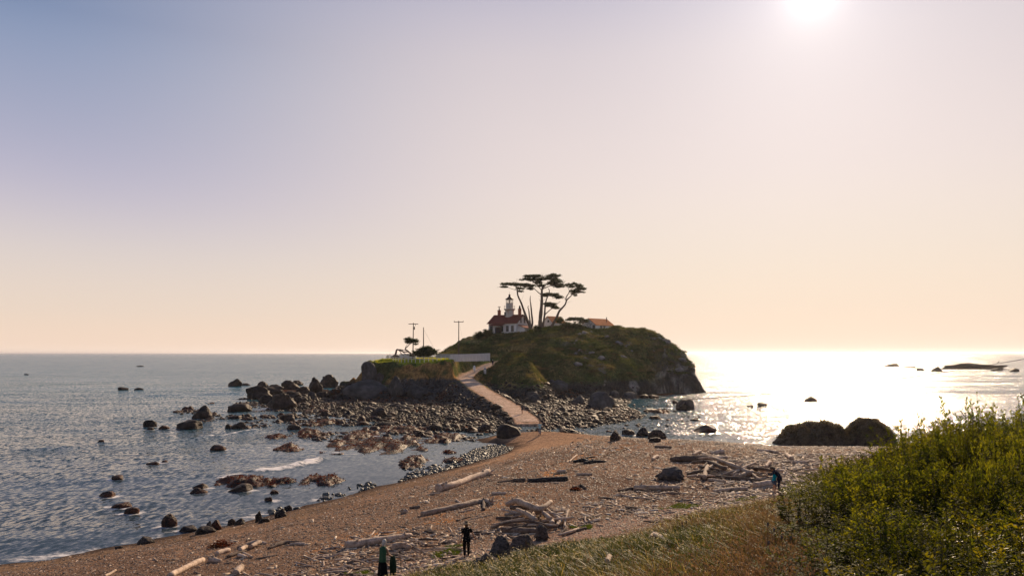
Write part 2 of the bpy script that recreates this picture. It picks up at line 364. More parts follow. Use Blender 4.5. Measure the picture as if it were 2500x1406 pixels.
def island():
    xs = np.arange(-72, 72, .38); ys = np.arange(118, 282, .38)
    X, Y = np.meshgrid(xs, ys); Z = island_h(X, Y); Zs = island_h(X, Y, False)
    gy, gx = np.gradient(Z, .38); slope = np.hypot(gx, gy)
    n1 = fbm(X * .12, Y * .12, 0, 81, 4); n2 = fbm(X * .5, Y * .5, Z * .5, 83, 3); n3 = fbm(X * .3, Z * .55, Y * .1, 85, 3)
    # horizontal cragginess where it is rocky or steep
    dr, pr = seg_dist(X, Y, RAMP, False); dp = sdist(X, Y, PLAT); away = sstep(3.2, 5.5, dr)
    steep = np.clip(slope - .7, 0, 1.5) * away
    DX = steep * .8 * fbm(X * .4, Y * .4, Z * .4, 87, 3); DY = steep * 1.0 * fbm(X * .4, Y * .4, Z * .4, 89, 3) - steep * .5 * np.abs(fbm(X * .22, Y * .22, Z * .3, 90, 3))
    grass = np.array([.085, .11, .032]); grass2 = np.array([.22, .165, .07]); rock = np.array([.045, .043, .042]); rockl = np.array([.26, .24, .22])
    ochre = np.array([.30, .17, .065]); lawn = np.array([.22, .27, .03]); grav = np.array([.062, .060, .062]); pathc = np.array([.48, .31, .21]); shrub = np.array([.045, .055, .022])
    C = lerp(grass, grass2, sstep(.0, .5, n1 + .6 * n2))
    C = lerp(C, shrub, sstep(.05, .35, fbm(X * .2, Y * .2, 0, 93, 4)) * .8)
    rz = sstep(5.5, 3.0, Z + 1.8 * n1)
    C = lerp(C, rock, rz)
    cl = sstep(42, 52, X + 6 * n1) * sstep(.8, 1.6, slope + .8 * n2)
    C = lerp(C, lerp(rock, rockl, sstep(.05, .45, n3)), cl)
    C = lerp(C, rockl * .9, sstep(.30, .42, fbm(X * .22, Y * .22, Z * .25, 95, 3)) * sstep(8, 26, X) * sstep(.3, .8, slope) * .9)
    bl = (dp < .3) & (dp > -5.5) & (X < -5) & (Y < 215) & (Z > 3.0)
    C = np.where(bl[..., None], lerp(lerp(ochre, shrub * 1.2, sstep(-.05, .3, n1 + .6 * n3)), rock, sstep(5.5, 3.4, Z + n1)), C)
    C = lerp(C, lawn, sstep(-.2, .4, dp) * (Y < 226) * sstep(1.1, .6, slope) * sstep(-9, -12, X))
    tal = (pr > .02) & (dr > 2.6) & (Z < 5.8) & (X < np.interp(Y, [130, 197], [1.8, -12]))
    C = np.where(tal[..., None], lerp(C, grav, sstep(22, 14, dr + 4 * n1)), C)
    tal2 = (pr > .02) & (dr > 2.6) & (X > np.interp(Y, [130, 197], [1.8, -12])) & (Z < 4.2)
    C = np.where(tal2[..., None], lerp(C, rock * 1.4, sstep(8, 4, dr)), C)
    C = lerp(C, pathc, sstep(2.5, 1.9, dr + .35 * n2) * (pr > .02))
    me = npmesh("island_hill", np.stack([(X + DX).ravel(), (Y + DY).ravel(), Z.ravel()], 1), grid_faces(len(xs), len(ys)), True)
    add_col(me, C.reshape(-1, 3)); o = link("island_hill", me, None, M_island); tag(o, kind='structure')
island()
M_path = mat("path_gravel", (.40, .28, .20), (.62, .45, .33), .5, rough=1, bump=.8, bscale=3, bdist=.06, spec=0, fine=(3, .35), lo=.3, hi=.7)
def causeway_path():
    # fine strip following the crest of the ramp
    P = []; n = 0
    pts = RAMP; cum = [0]
    for a, b in zip(pts, pts[1:]): cum.append(cum[-1] + math.dist(a, b))
    S = np.linspace(1.5, cum[-1] - .5, 150)
    cx, cy = [np.interp(S, cum, [p[i] for p in pts]) for i in (0, 1)]
    ker = np.ones(9) / 9
    cxs = np.convolve(np.pad(cx, 4, 'edge'), ker, 'valid'); cys = np.convolve(np.pad(cy, 4, 'edge'), ker, 'valid')
    tx, ty = np.gradient(cxs), np.gradient(cys); l = np.hypot(tx, ty); nx, ny = ty / l, -tx / l
    wd = np.interp(S, [0, 40, 66, 82, cum[-1]], [2.3, 1.75, 2.2, 1.7, 1.5])
    V = []
    for k in np.linspace(-1, 1, 9):
        w_ = wd + .3 * fbm(S * .5, k, 0, 4, 3); V.append(np.stack([cxs + nx * w_ * k, cys + ny * w_ * k], 1))
    V = np.array(V); X, Y = V[..., 0], V[..., 1]; Z = island_h(X, Y) + .05 - .07 * np.abs(np.linspace(-1, 1, 9))[:, None] ** 4
    me = npmesh("path", np.stack([X.ravel(), Y.ravel(), Z.ravel()], 1), grid_faces(150, 9), True)
    tag(link("path", me, None, M_path), kind='structure')
causeway_path()

def water_mat():
    m_ = bpy.data.materials.new("sea_water"); m_.use_nodes = True; nt = m_.node_tree; N, L = nt.nodes, nt.links; N.clear()
    out = N.new('ShaderNodeOutputMaterial'); b = N.new('ShaderNodeBsdfPrincipled'); L.new(b.outputs[0], out.inputs[0])
    geo = N.new('ShaderNodeNewGeometry'); pos = geo.outputs['Position']
    def math_(op, a, c=None, clamp=False):
        n = N.new('ShaderNodeMath'); n.operation = op; n.use_clamp = clamp
        for i, v in enumerate((a, c)):
            if v is None: continue
            if isinstance(v, (int, float)): n.inputs[i].default_value = v
            else: L.new(v, n.inputs[i])
        return n.outputs[0]
    def vm(op, a, c=None, scale=None):
        n = N.new('ShaderNodeVectorMath'); n.operation = op
        for i, v in enumerate((a, c)):
            if v is None: continue
            if isinstance(v, tuple): n.inputs[i].default_value = v
            else: L.new(v, n.inputs[i])
        if scale is not None:
            if isinstance(scale, (int, float)): n.inputs['Scale'].default_value = scale
            else: L.new(scale, n.inputs['Scale'])
        return n.outputs[0]
    def noise(scale, detail, stretch=(1, 1, 1), rough=.5, off=(0, 0, 0)):
        mp = N.new('ShaderNodeMapping'); mp.inputs['Scale'].default_value = stretch; mp.inputs['Location'].default_value = off; mp.inputs['Rotation'].default_value = (0, 0, -.12); L.new(pos, mp.inputs[0])
        n = N.new('ShaderNodeTexNoise'); n.inputs['Scale'].default_value = scale; n.inputs['Detail'].default_value = detail; n.inputs['Roughness'].default_value = rough; L.new(mp.outputs[0], n.inputs['Vector'])
        return n
    sx = N.new('ShaderNodeSeparateXYZ'); L.new(pos, sx.inputs[0])
    # slopes of resolved waves: long swell, chop, ripples
    calm = N.new('ShaderNodeAttribute'); calm.attribute_name = 'calm'
    k = math_('SUBTRACT', 1.0, math_('MULTIPLY', calm.outputs['Fac'], .80))
    tot = None
    for sc, det, st, amp, off in ((.10, 1, (.35, 1, 1), .12, (3, 0, 0)), (1.0, 2.5, (.5, 1, 1), .34, (9, 4, 0)), (2.0, 1.2, (1.2, .5, 1), WAVE * .7, (0, 7, 0)), (5.0, 3, (.6, 1, 1), WAVE * .66, (2, 3, 0))):
        n = noise(sc, det, st, .6, off)
        v = vm('SCALE', vm('SUBTRACT', n.outputs['Color'], (.5, .5, .5)), scale=amp)
        tot = v if tot is None else vm('ADD', tot, v)
    wind = noise(.05, 4, (.14, 1, 1), .65, (40, 0, 0)); wr = N.new('ShaderNodeMapRange'); L.new(wind.outputs[0], wr.inputs[0]); wr.inputs[1].default_value = .35; wr.inputs[2].default_value = .65; wr.inputs[3].default_value = .4; wr.inputs[4].default_value = 1.5
    sh = N.new('ShaderNodeMapRange'); L.new(sx.outputs[1], sh.inputs[0]); sh.inputs[1].default_value = 45; sh.inputs[2].default_value = 110; sh.inputs[3].default_value = .55; sh.inputs[4].default_value = 1
    tot = vm('SCALE', tot, scale=math_('MULTIPLY', math_('MULTIPLY', k, wr.outputs[0]), sh.outputs[0]))
    # far off one mostly sees the wave faces that lean this way
    fb = N.new('ShaderNodeMapRange'); L.new(sx.outputs[1], fb.inputs[0]); fb.inputs[1].default_value = 110; fb.inputs[2].default_value = 260; fb.inputs[3].default_value = .03; fb.inputs[4].default_value = BIAS
    tot = vm('ADD', tot, vm('SCALE', (0, -1, 0), scale=fb.outputs[0]))
    # the mesh's own slope (surf, swell) kept in
    flat = vm('MULTIPLY', tot, (2.0, 1, 0)); nn = vm('NORMALIZE', vm('ADD', flat, geo.outputs['Normal']))
    L.new(nn, b.inputs['Normal'])
    rr = N.new('ShaderNodeMapRange'); L.new(sx.outputs[1], rr.inputs[0]); rr.inputs[1].default_value = 60; rr.inputs[2].default_value = 420; rr.inputs[3].default_value = .05; rr.inputs[4].default_value = .15
    deep = N.new('ShaderNodeMapRange'); L.new(sx.outputs[1], deep.inputs[0]); deep.inputs[1].default_value = 60; deep.inputs[2].default_value = 260
    cm = N.new('ShaderNodeMix'); cm.data_type = 'RGBA'; L.new(deep.outputs[0], cm.inputs[0]); cm.inputs[6].default_value = (.035, .055, .072, 1); cm.inputs[7].default_value = (.012, .095, .125, 1)
    # foam: where the surf attribute says so, broken up by noise
    fa = N.new('ShaderNodeAttribute'); fa.attribute_name = 'foam'
    fn = noise(1.1, 8, (.6, 1, 1), .72, (5, 5, 5)); f2 = math_('ADD', fa.outputs['Fac'], math_('MULTIPLY', math_('SUBTRACT', fn.outputs[0], .5), 2.6))
    fr = N.new('ShaderNodeMapRange'); L.new(f2, fr.inputs[0]); fr.inputs[1].default_value = .62; fr.inputs[2].default_value = 1.05
    cf = N.new('ShaderNodeMix'); cf.data_type = 'RGBA'; L.new(fr.outputs[0], cf.inputs[0]); L.new(cm.outputs[2], cf.inputs[6]); cf.inputs[7].default_value = (.8, .76, .72, 1)
    L.new(cf.outputs[2], b.inputs['Base Color'])
    ro = N.new('ShaderNodeMix'); ro.data_type = 'FLOAT'; L.new(fr.outputs[0], ro.inputs[0]); L.new(rr.outputs[0], ro.inputs[2]); ro.inputs[3].default_value = .8
    L.new(ro.outputs[0], b.inputs['Roughness']); b.inputs['IOR'].default_value = 1.17
    return m_
WAVE = 1.35; BIAS = .07
M_water = water_mat()
BREAKERS = [([W0(*p) for p in [(600, 1154), (650, 1148), (700, 1141), (750, 1130), (792, 1118)]], .42, 1.0, 1.1),
            ([W0(*p) for p in [(470, 1066), (530, 1064), (590, 1054), (640, 1046)]], .16, .6, .8),
            ([W0(*p) for p in [(520, 1172), (560, 1163), (610, 1158)]], .15, .75, 1.0),
            ([W0(*p) for p in [(0, 1098), (200, 1090), (400, 1078), (520, 1064)]], .22, .0, 1.6),
            ([W0(*p) for p in [(250, 968), (420, 965), (700, 958)]], .25, .1, 2.5),
            ([W0(*p) for p in [(380, 1212), (460, 1196), (520, 1190)]], .14, .3, .9),
            ([W0(*p) for p in [(1440, 972), (1540, 974), (1600, 968), (1680, 962)]], .12, .5, 1.2),
            ([W0(*p) for p in [(440, 960), (560, 958), (640, 955)]], .1, .55, 1.2)]
def water():
    xs = axis(-75, 75, .5, -30000, 30000, 1.16); ys = axis(38, 250, .5, -200, 60000, 1.16)
    X, Y = np.meshgrid(xs, ys)
    Y0 = Y
    fade = sstep(900, 250, np.hypot(X, Y))
    sw = .10 * np.sin((Y + .18 * X) * .42 + 1.5 * fbm(X * .02, Y * .02, 0, 101, 2)) * fbm(X * .02 + 5, Y * .06, 0, 103, 2) + .12 * fbm(X * .10, Y * .25, 0, 105, 3)
    d = sdist(X, Y, SHORE); dT = sdist(X, Y, TIDAL)
    calm = np.maximum(sstep(10, 0, -dT), sstep(22, 4, np.hypot(X + 8, (Y - 88)) - 8)); calm = np.maximum(calm, .85 * sstep(22, 6, np.hypot(X + 24, Y - 94))); calm = np.clip(calm, 0, 1) * (Y < 200)
    calm = np.maximum(calm, .5 * sstep(12, 0, -d))
    Z = sw * fade * (1 - .85 * calm)
    foam = np.zeros_like(X)
    for pts, hgt, fm, wd in BREAKERS:
        dd, pr = seg_dist(X, Y, pts, False); endf = sstep(0, .5, pr) * sstep(len(pts) - 1, len(pts) - 1.5, pr)
        yl = np.interp(X, [p[0] for p in pts], [p[1] for p in pts]); s = Y - yl
        Z = Z + hgt * endf * np.exp(-(dd / (wd * .7)) ** 2) * (1 + 1.1 * fbm(X * 1.1, Y * .9, 0, 107, 4)) * (.7 + .6 * vn(X * .25, 0, 0, 108))
        foam = np.maximum(foam, fm * endf * sstep(wd * 2.0, wd * .3, dd))
        if fm > .5: foam = np.maximum(foam, fm * .62 * endf * sstep(11 * wd, 0, s) * (s > 0)); foam = np.maximum(foam, .9 * endf * sstep(wd * 1.1, 0, dd))
    surf = np.array([W0(700, 1100)])[0]
    foam = np.maximum(foam, .56 * sstep(22, 4, np.hypot((X - surf[0] - 2) * .9, (Y - surf[1] - 3) * .8)))
    foam = np.maximum(foam, .62 * sstep(2.6, .1, np.abs(d + .9 + .6 * fbm(X * .2, Y * .2, 0, 109, 2))) * sstep(86, 60, Y))
    foam = np.maximum(foam, .25 * sstep(3, 0, np.abs(d)) * (Y < 115))
    for x_, y_, r_ in ROCKS:
        dd = np.hypot(X - x_, (Y - y_) * 1.1) - r_; dx = X - x_; foam = np.maximum(foam, .50 * sstep(1.1, 0, dd) + .38 * sstep(1.4, 0, np.abs(Y - y_) / 1.0) * sstep(4 + r_, 0, np.abs(dx - r_ * .5)))
    me = npmesh("sea", np.stack([X.ravel(), Y.ravel(), Z.ravel()], 1), grid_faces(len(xs), len(ys)), True)
    add_float(me, foam.ravel(), 'foam'); add_float(me, calm.ravel(), 'calm')
    tag(link("sea_water", me, None, M_water), kind='structure')

# ------------------------------------------------------------------ shared materials
M_white = mat("white_paint", (.74, .72, .70), (.86, .84, .82), .8, rough=.75, bump=.15, bscale=6, bdist=.01, spec=.3, fine=(3, .06))
M_wood_white = mat("white_board", (.60, .58, .56), (.72, .70, .68), 1.5, rough=.8, spec=.3, stretch=(3, 3, .4))
M_rust = mat("rust_stained_paint", (.70, .66, .60), (.42, .24, .12), .9, rough=.8, spec=.3, stretch=(1, 1, .35), lo=.5, hi=.72)
M_roof_red = mat("red_shingles", (.13, .03, .024), (.22, .058, .04), 1.5, rough=.9, bump=.5, bscale=3, bdist=.05, stretch=(1, 1, 4), spec=.1)
M_roof_orange = mat("orange_shingles", (.48, .20, .09), (.62, .30, .15), 1.4, rough=.9, bump=.4, bscale=3, bdist=.05, spec=.0)
M_brick = mat("red_brick", (.26, .07, .04), (.38, .11, .06), 4, rough=.9, bump=.4, bscale=8, bdist=.02)
M_dark_iron = mat("dark_iron", (.035, .022, .018), (.07, .04, .03), 3, rough=.6, spec=.4)
M_glass = mat("window_glass", (.02, .025, .035), (.035, .04, .05), 2, rough=.12, spec=.6)
M_blue = mat("dark_blue_paint", (.02, .035, .06), (.03, .045, .08), 2, rough=.6)
M_lamp_glass = bpy.data.materials.new("lantern_glass"); M_lamp_glass.use_nodes = True
_b = M_lamp_glass.node_tree.nodes['Principled BSDF']; _b.inputs['Base Color'].default_value = (.9, .9, .85, 1); _b.inputs['Transmission Weight'].default_value = .9; _b.inputs['Roughness'].default_value = .03; _b.inputs['IOR'].default_value = 1.1
M_pole = mat("weathered_pole", (.075, .055, .04), (.14, .10, .075), 3, rough=.9, stretch=(4, 4, .5))
M_bark = mat("cypress_bark", (.11, .085, .07), (.21, .165, .13), 2.2, rough=.95, bump=.6, bscale=5, bdist=.06, stretch=(2, 2, .4), spec=.2)
M_needle = mat("cypress_foliage", (.022, .034, .016), (.055, .07, .03), .8, rough=.8, spec=.25, trans=.22, tcol=(1.6, 1.8, .6))
M_bush = mat("bush_foliage", (.028, .042, .015), (.065, .08, .028), .8, rough=.8, spec=.15, trans=.25, tcol=(2.0, 2.0, .5))
M_hillgrass = mat("hill_grass_blades", (.065, .085, .026), (.22, .175, .075), .16, rough=.8, spec=.15, trans=.42, tcol=(1.3, 1.15, .7), lo=.42, hi=.62, fine=(.9, .5))
M_turf = mat("turf", (.045, .075, .012), (.11, .13, .025), 1.5, rough=.8, spec=.1, trans=.4, tcol=(1.4, 1.4, .5))
M_lawn = mat("lawn_blades", (.22, .24, .02), (.38, .34, .04), .4, rough=.7, trans=.55, tcol=(1.9, 1.8, .4))
M_rock = mat("wet_boulder", (.013, .011, .010), (.066, .043, .030), 1.3, rough=.65, bump=1.0, bscale=2.5, bdist=.2, spec=.18, objrand=.35, fine=(6, .4))
M_rock_dry = mat("dry_boulder", (.034, .032, .033), (.085, .078, .073), .6, rough=.85, bump=.9, bscale=1.4, bdist=.3, spec=.25, objrand=.2, fine=(4, .35))
M_kelp_rock = mat("seaweed_rock", (.020, .013, .010), (.11, .036, .014), 1.4, rough=.6, bump=1.0, bscale=4, bdist=.14, spec=.2, objrand=.3, fine=(7, .5), lo=.42, hi=.68)
M_kelp = mat("kelp_blades", (.03, .010, .005), (.15, .048, .012), 2.0, rough=.6, spec=.10, trans=.2, tcol=(1.9, .9, .35))
M_cob = mat("wet_cobble", (.022, .026, .026), (.08, .08, .072), 1.0, rough=.5, bump=.3, bscale=8, bdist=.02, spec=.3, objrand=.4)
M_drift = mat("driftwood", (.27, .195, .14), (.58, .44, .33), 3.0, rough=.85, bump=.6, bscale=9, bdist=.02, stretch=(1, 1, 1), spec=.25, objrand=.22, fine=(14, .3))
M_drift_dark = mat("driftwood_dark", (.07, .05, .04), (.19, .14, .105), 2.5, rough=.9, bump=.6, bscale=8, bdist=.02, spec=.2, objrand=.25, fine=(12, .3))
M_char = mat("charred_wood", (.012, .010, .010), (.035, .03, .028), 4, rough=.8, bump=.6, bscale=10, bdist=.02)
M_cable = mat("cable_rubber", (.03, .028, .028), None, 1, rough=.6)

def GP(X, Y, y): return Vector(((X - CX) / F * y, y, H - (Y - HZ) / F * y))
def cards(P, U, Wd):
    """diamond leaves: centre, long half axis, short half axis"""
    n = len(P); V = np.stack([P - U, P + Wd, P + U, P - Wd], 1).reshape(-1, 3)
    return V, np.arange(n * 4).reshape(n, 4)
def unit(v): return v / np.linalg.norm(v, axis=1, keepdims=True)
# ------------------------------------------------------------------ lighthouse keeper's house
def window(parent, c, w, h, face, sash=True):
    """window on a wall: face 'front' = local -y wall, 'side' = local +x wall"""
    x, y, z = c
    f = MB(); g = MB(); t = .09
    def b(m_, a0, a1, z0, z1, d0, d1):
        if face == 'front': m_.box(x + a0, x + a1, y - d1, y - d0, z + z0, z + z1)
        else: m_.box(x + d0, x + d1, y + a0, y + a1, z + z0, z + z1)
    b(f, -w / 2 - t, -w / 2, 0, h, -.04, .07); b(f, w / 2, w / 2 + t, 0, h, -.04, .07)
    b(f, -w / 2 - t, w / 2 + t, h, h + .14, -.04, .10); b(f, -w / 2 - t - .05, w / 2 + t + .05, -.12, 0, -.04, .13)
    if sash: b(f, -w / 2, w / 2, h * .5 - .03, h * .5 + .03, .025, .05); b(f, -.02, .02, 0, h * .5 - .03, .025, .05); b(f, -.02, .02, h * .5 + .03, h, .025, .05)
    fr = f.build('window', M_blue, parent); b(g, -w / 2, w / 2, 0, h, .003, .02); g.build('pane', M_glass, fr); return fr
def gable_roof(x0, x1, y0, y1, ze, zr, th=.16, over=.45):
    """two roof slabs meeting on a ridge along x"""
    ym = (y0 + y1) / 2; sl = (zr - ze) / (ym - y0); a = over
    r = MB()
    for s_ in (-1, 1):
        ye = y0 - a if s_ < 0 else y1 + a; z_e = ze - sl * a
        r.prism([(x0 - a, ye, z_e), (x0 - a, ym, zr), (x0 - a, ym, zr + th), (x0 - a, ye, z_e + th)] if s_ < 0 else
                [(x0 - a, ym + .003, zr), (x0 - a, ye, z_e), (x0 - a, ye, z_e + th), (x0 - a, ym + .003, zr + th)], (x1 - x0 + 2 * a, 0, 0), (0, 0, 0))
    return r
def lighthouse():
    t = empty('lighthouse', (-7.9, 250, 18.9), R(-28), 'white lighthouse with dark red roof and lantern tower on top of the island', 'lighthouse')
    W, D, ze, zr = 10.5, 9.0, 3.7, 6.5
    w = MB(); w.box(0, W, 0, D, -1.2, ze)
    w.prism([(0, 0, ze + .002), (0, D / 2, zr - .02), (0, D, ze + .002)], (.3, 0, 0), (0, 0, 0)); w.prism([(0, 0, ze + .002), (0, D / 2, zr - .02), (0, D, ze + .002)], (.3, 0, 0), (W - .3, 0, 0))
    w.build('wall', M_white, t)
    roof = gable_roof(0, W, 0, D, ze + .01, zr).build('roof', M_roof_red, t)
    for x in (-.45, W + .45 - .06):
        tr = MB()
        for s_ in (0, 1):
            a = [(x, -.45 if s_ == 0 else D + .45, ze - .28), (x, D / 2, zr)]
            tr.prism([a[0], a[1], (x, a[1][1], zr - .2), (x, a[0][1], ze - .48)], (.06, 0, 0), (-.061 if x < 0 else .061, 0, 0))
        tr.build('barge_board', M_dark_iron, t)
    for x, top in ((1.6, 8.1), (W - 1.0, 8.3)):
        c = MB().box(x - .42, x + .42, D / 2 - .42, D / 2 + .42, zr - 1, top).box(x - .52, x + .52, D / 2 - .52, D / 2 + .52, top + .002, top + .18).build('chimney', M_brick, roof)
        if x < 2:
            MB().tube([(x, D / 2, top + .18), (x, D / 2, top + 1.1)], [.26, .12], 10).tube([(x - .5, D / 2, top + 1.15), (x - .28, D / 2, top + 1.45), (x, D / 2, top + 1.15), (x + .28, D / 2, top + 1.45), (x + .5, D / 2, top + 1.15)], [.08, .12, .12, .12, .08], 8).build('chimney_cowl', M_dark_iron, c)
        else: MB().tube([(x, D / 2, top + .18), (x, D / 2, top + 1.4)], [.45, .16], 10).build('chimney_pot', M_dark_iron, c)
    cx, cy = 5.6, D / 2
    tow = MB().lathe([(1.55, zr - 3.2), (1.5, zr + 1.4), (1.62, zr + 1.6), (1.95, zr + 1.9), (1.95, zr + 2.15)], 20, (cx, cy, 0)).build('tower', M_rust, t)
    window(tow, (cx - .9, cy - 1.45, zr - .2), .5, 1.1, 'front', False)
    MB().lathe([(1.2, zr + 2.152), (1.2, zr + 3.9), (1.3, zr + 3.95), (1.3, zr + 4.05)], 16, (cx, cy, 0)).build('drum', M_rust, tow)
    rail = MB()
    for k in range(12):
        a = 2 * math.pi * k / 12; rail.tube([(cx + 1.85 * math.cos(a), cy + 1.85 * math.sin(a), zr + 2.1), (cx + 1.85 * math.cos(a), cy + 1.85 * math.sin(a), zr + 3.2)], .025, 5)
    for z in (3.2, 2.7): rail.tube([(cx + 1.85 * math.cos(2 * math.pi * k / 24), cy + 1.85 * math.sin(2 * math.pi * k / 24), zr + z) for k in range(25)], .022, 5)
    rail.build('gallery_railing', M_dark_iron, tow)
    lan = MB()
    for k in range(8):
        a = 2 * math.pi * (k + .5) / 8; lan.tube([(cx + 1.16 * math.cos(a), cy + 1.16 * math.sin(a), zr + 4.05), (cx + 1.16 * math.cos(a), cy + 1.16 * math.sin(a), zr + 5.3)], .06, 6)
    for z in (4.08, 5.27): lan.tube([(cx + 1.16 * math.cos(2 * math.pi * (k + .5) / 8), cy + 1.16 * math.sin(2 * math.pi * (k + .5) / 8), zr + z) for k in range(9)], .055, 6)
    lan.build('lantern_frame', M_dark_iron, tow)
    MB().lathe([(.0, zr + 4.06), (.3, zr + 4.06), (.3, zr + 4.4), (.42, zr + 4.5), (.42, zr + 5.0), (.2, zr + 5.1)], 12, (cx, cy, 0)).build('lens', mat("lens", (.75, .72, .6), (.85, .8, .7), 3, rough=.2), tow, True)
    MB().lathe([(1.5, zr + 5.3), (1.5, zr + 5.4), (.75, zr + 5.95), (.32, zr + 6.4), (.3, zr + 6.6), (.42, zr + 6.8), (.2, zr + 7.05), (.04, zr + 7.2), (.03, zr + 8.0)], 16, (cx, cy, 0)).build('lantern_roof', M_dark_iron, tow, True)
    for x in (1.0, 5.1, 7.2, 9.1): window(t, (x, 0, .9), .85 if x > 2 else 1.0, 1.75, 'front')
    for y in (3.4, 6.0): window(t, (W, y, 3.9), .75, 1.5, 'side')
    d = MB().box(2.5, 3.5, -.10, .02, -.2, 2.3).build('door', M_blue, t); MB().box(3.36, 3.42, -.17, -.101, 1.0, 1.08).build('door_handle', M_dark_iron, d)
    pc = MB().prism([(1.2, -2.0, 2.75), (1.2, 0.0, 3.25), (1.2, 0.0, 3.4), (1.2, -2.0, 2.9)], (5.0, 0, 0), (0, 0, 0)).build('porch_roof', M_roof_red, t)
    for x in (1.4, 4.0): MB().box(x - .07, x + .07, -1.9, -1.76, -.5, 2.76).build('porch_post', M_white, t)
    MB().box(3.9, 5.1, -1.95, -.3, -.4, 2.3).build('porch_screen', M_dark_iron, t)
    ln = MB(); ln.box(W + .003, W + 2.4, 1.5, 7.5, -1.2, 1.9).prism([(W + .003, 1.5, 1.902), (W + 2.4, 1.5, 1.902), (W + .003, 1.5, 2.7)], (0, 6, 0), (0, 0, 0)); ln.build('lean_to', M_white, t)
    MB().prism([(W + .02, 1.1, 2.95), (W + 2.8, 1.1, 1.85), (W + 2.8, 1.1, 2.0), (W + .02, 1.1, 3.1)], (0, 6.8, 0), (0, 0, 0)).build('lean_to_roof', M_roof_red, t)
lighthouse()
def cottage(name, loc, rz, W, D, ze, zr, label, star=False):
    """small white cottage: gable ends on the local x faces"""
    t = empty(name, loc, rz, label, 'cottage')
    w = MB(); w.box(0, W, 0, D, -1.5, ze)
    for x in (0, W - .25): w.prism([(x, 0, ze + .002), (x, D / 2, zr - .02), (x, D, ze + .002)], (.25, 0, 0), (0, 0, 0))
    w.build('wall', M_white, t); rf = gable_roof(0, W, 0, D, ze + .01, zr, .14, .3).build('roof', M_roof_orange, t)
    return t, rf
def cottages():
    # east cottage: gable end faces the camera's left, long side to the right
    t, rf = cottage('cottage', (28.2, 248.0, 20.1), R(44), 9.5, 6.4, 1.9, 4.1, 'white cottage with orange roof and stovepipe right of the trees on the hilltop')
    def lw(m_, y0, y1, z0, z1, name, mt, par, d=.05): m_.box(-d, .003, y0, y1, z0, z1); return m_.build(name, mt, par)
    f = MB()
    c, r_ = (3.1, 1.9), 1.55
    P = [(c[0] + r_ * math.sin(2 * math.pi * k / 5) * 1.0, c[1] + r_ * math.cos(2 * math.pi * k / 5)) for k in range(5)]
    for k in range(5):
        a, b = P[k], P[(k + 2) % 5]; f.tube([(-.05, a[0], a[1]), (-.05, b[0], b[1])], .05, 5)
    f.build('timber_star', M_blue, t)
    wn = MB().box(-.08, .003, 4.2, 5.5, .8, 1.6).build('window', M_blue, t); MB().box(-.09, -.081, 4.3, 5.4, .88, 1.52).build('pane', M_glass, wn)
    dr = MB().box(-.08, .003, .4, 1.5, -.4, 1.85).build('door', M_blue, t); MB().box(-.13, -.081, .6, .68, .7, .78).build('door_handle', M_dark_iron, dr)
    window(t, (2.6, 0, .6), .8, .9, 'front'); window(t, (4.3, 0, .6), .8, .9, 'front')
    MB().tube([(7.6, 1.6, 2.6), (7.6, 1.6, 4.5)], .13, 8).lathe([(.24, 4.5), (.1, 4.75)], 8, (7.6, 1.6, 0)).build('stovepipe', M_dark_iron, rf)
    t, rf = cottage('outbuilding', (13.7, 250.5, 21.0), R(42), 6.2, 4.6, 2.0, 4.0, 'white outbuilding with orange roof half hidden behind the cypress trunks')
    t['category'] = 'outbuilding'
    wn = MB().box(-.08, .003, 1.6, 2.3, 2.0, 2.7).build('window', M_blue, t); MB().box(-.09, -.081, 1.66, 2.24, 2.06, 2.64).build('pane', M_glass, wn)
cottages()

# ------------------------------------------------------------------ cypress trees
def zp(zx, zy, y): return GP(1150 + zx / 6.25, 640 + zy / 6.25, y)
def foliage_pads(pads, y0, dens=34, seed=0, size=.34):
    r = np.random.default_rng(seed); Vs, Fs, b = [], [], 0
    for (x0, x1, yt, yb, *dy) in pads:
        c = zp((x0 + x1) / 2, (yt + yb) / 2, y0); c = np.array(c) + [0, dy[0] if dy else 0, 0]
        hx = (x1 - x0) / 6.25 / 7.25 / 2; hz = (yb - yt) / 6.25 / 7.25 / 2; hy = min(hx * .75, 3.2)
        n = int(dens * hx * hy * 1.5 + 14)
        q = r.normal(size=(n, 3)); q = unit(q) * r.random((n, 1)) ** .45
        # lobed outline
        a = np.arctan2(q[:, 1], q[:, 0]); q[:, :2] *= (1 + .22 * np.sin(a * 5 + r.random() * 6) + .13 * np.sin(a * 9 + 1))[:, None]
        q[:, 2] = np.where(q[:, 2] < 0, q[:, 2] * .55, q[:, 2]) + .25 * np.sin(q[:, 0] * 6 + r.random() * 6)
        cl = c + q * [hx, hy, hz]
        m_ = 9; P = np.repeat(cl, m_, 0) + r.normal(size=(n * m_, 3)) * [.30, .30, .11]
        out = np.repeat(q, m_, 0); U = unit(r.normal(size=(len(P), 3)) * [1, 1, .35] + out * [1.0, 1.0, .1] + [0, 0, .25]) * (size * .82 * (.4 + r.random((len(P), 1))))
        Wd = unit(np.cross(U, r.normal(size=U.shape))) * size * .22
        v, f = cards(P, U, Wd); Vs.append(v); Fs.append(f + b); b += len(v)
    return npmesh('crown', np.concatenate(Vs), np.concatenate(Fs))
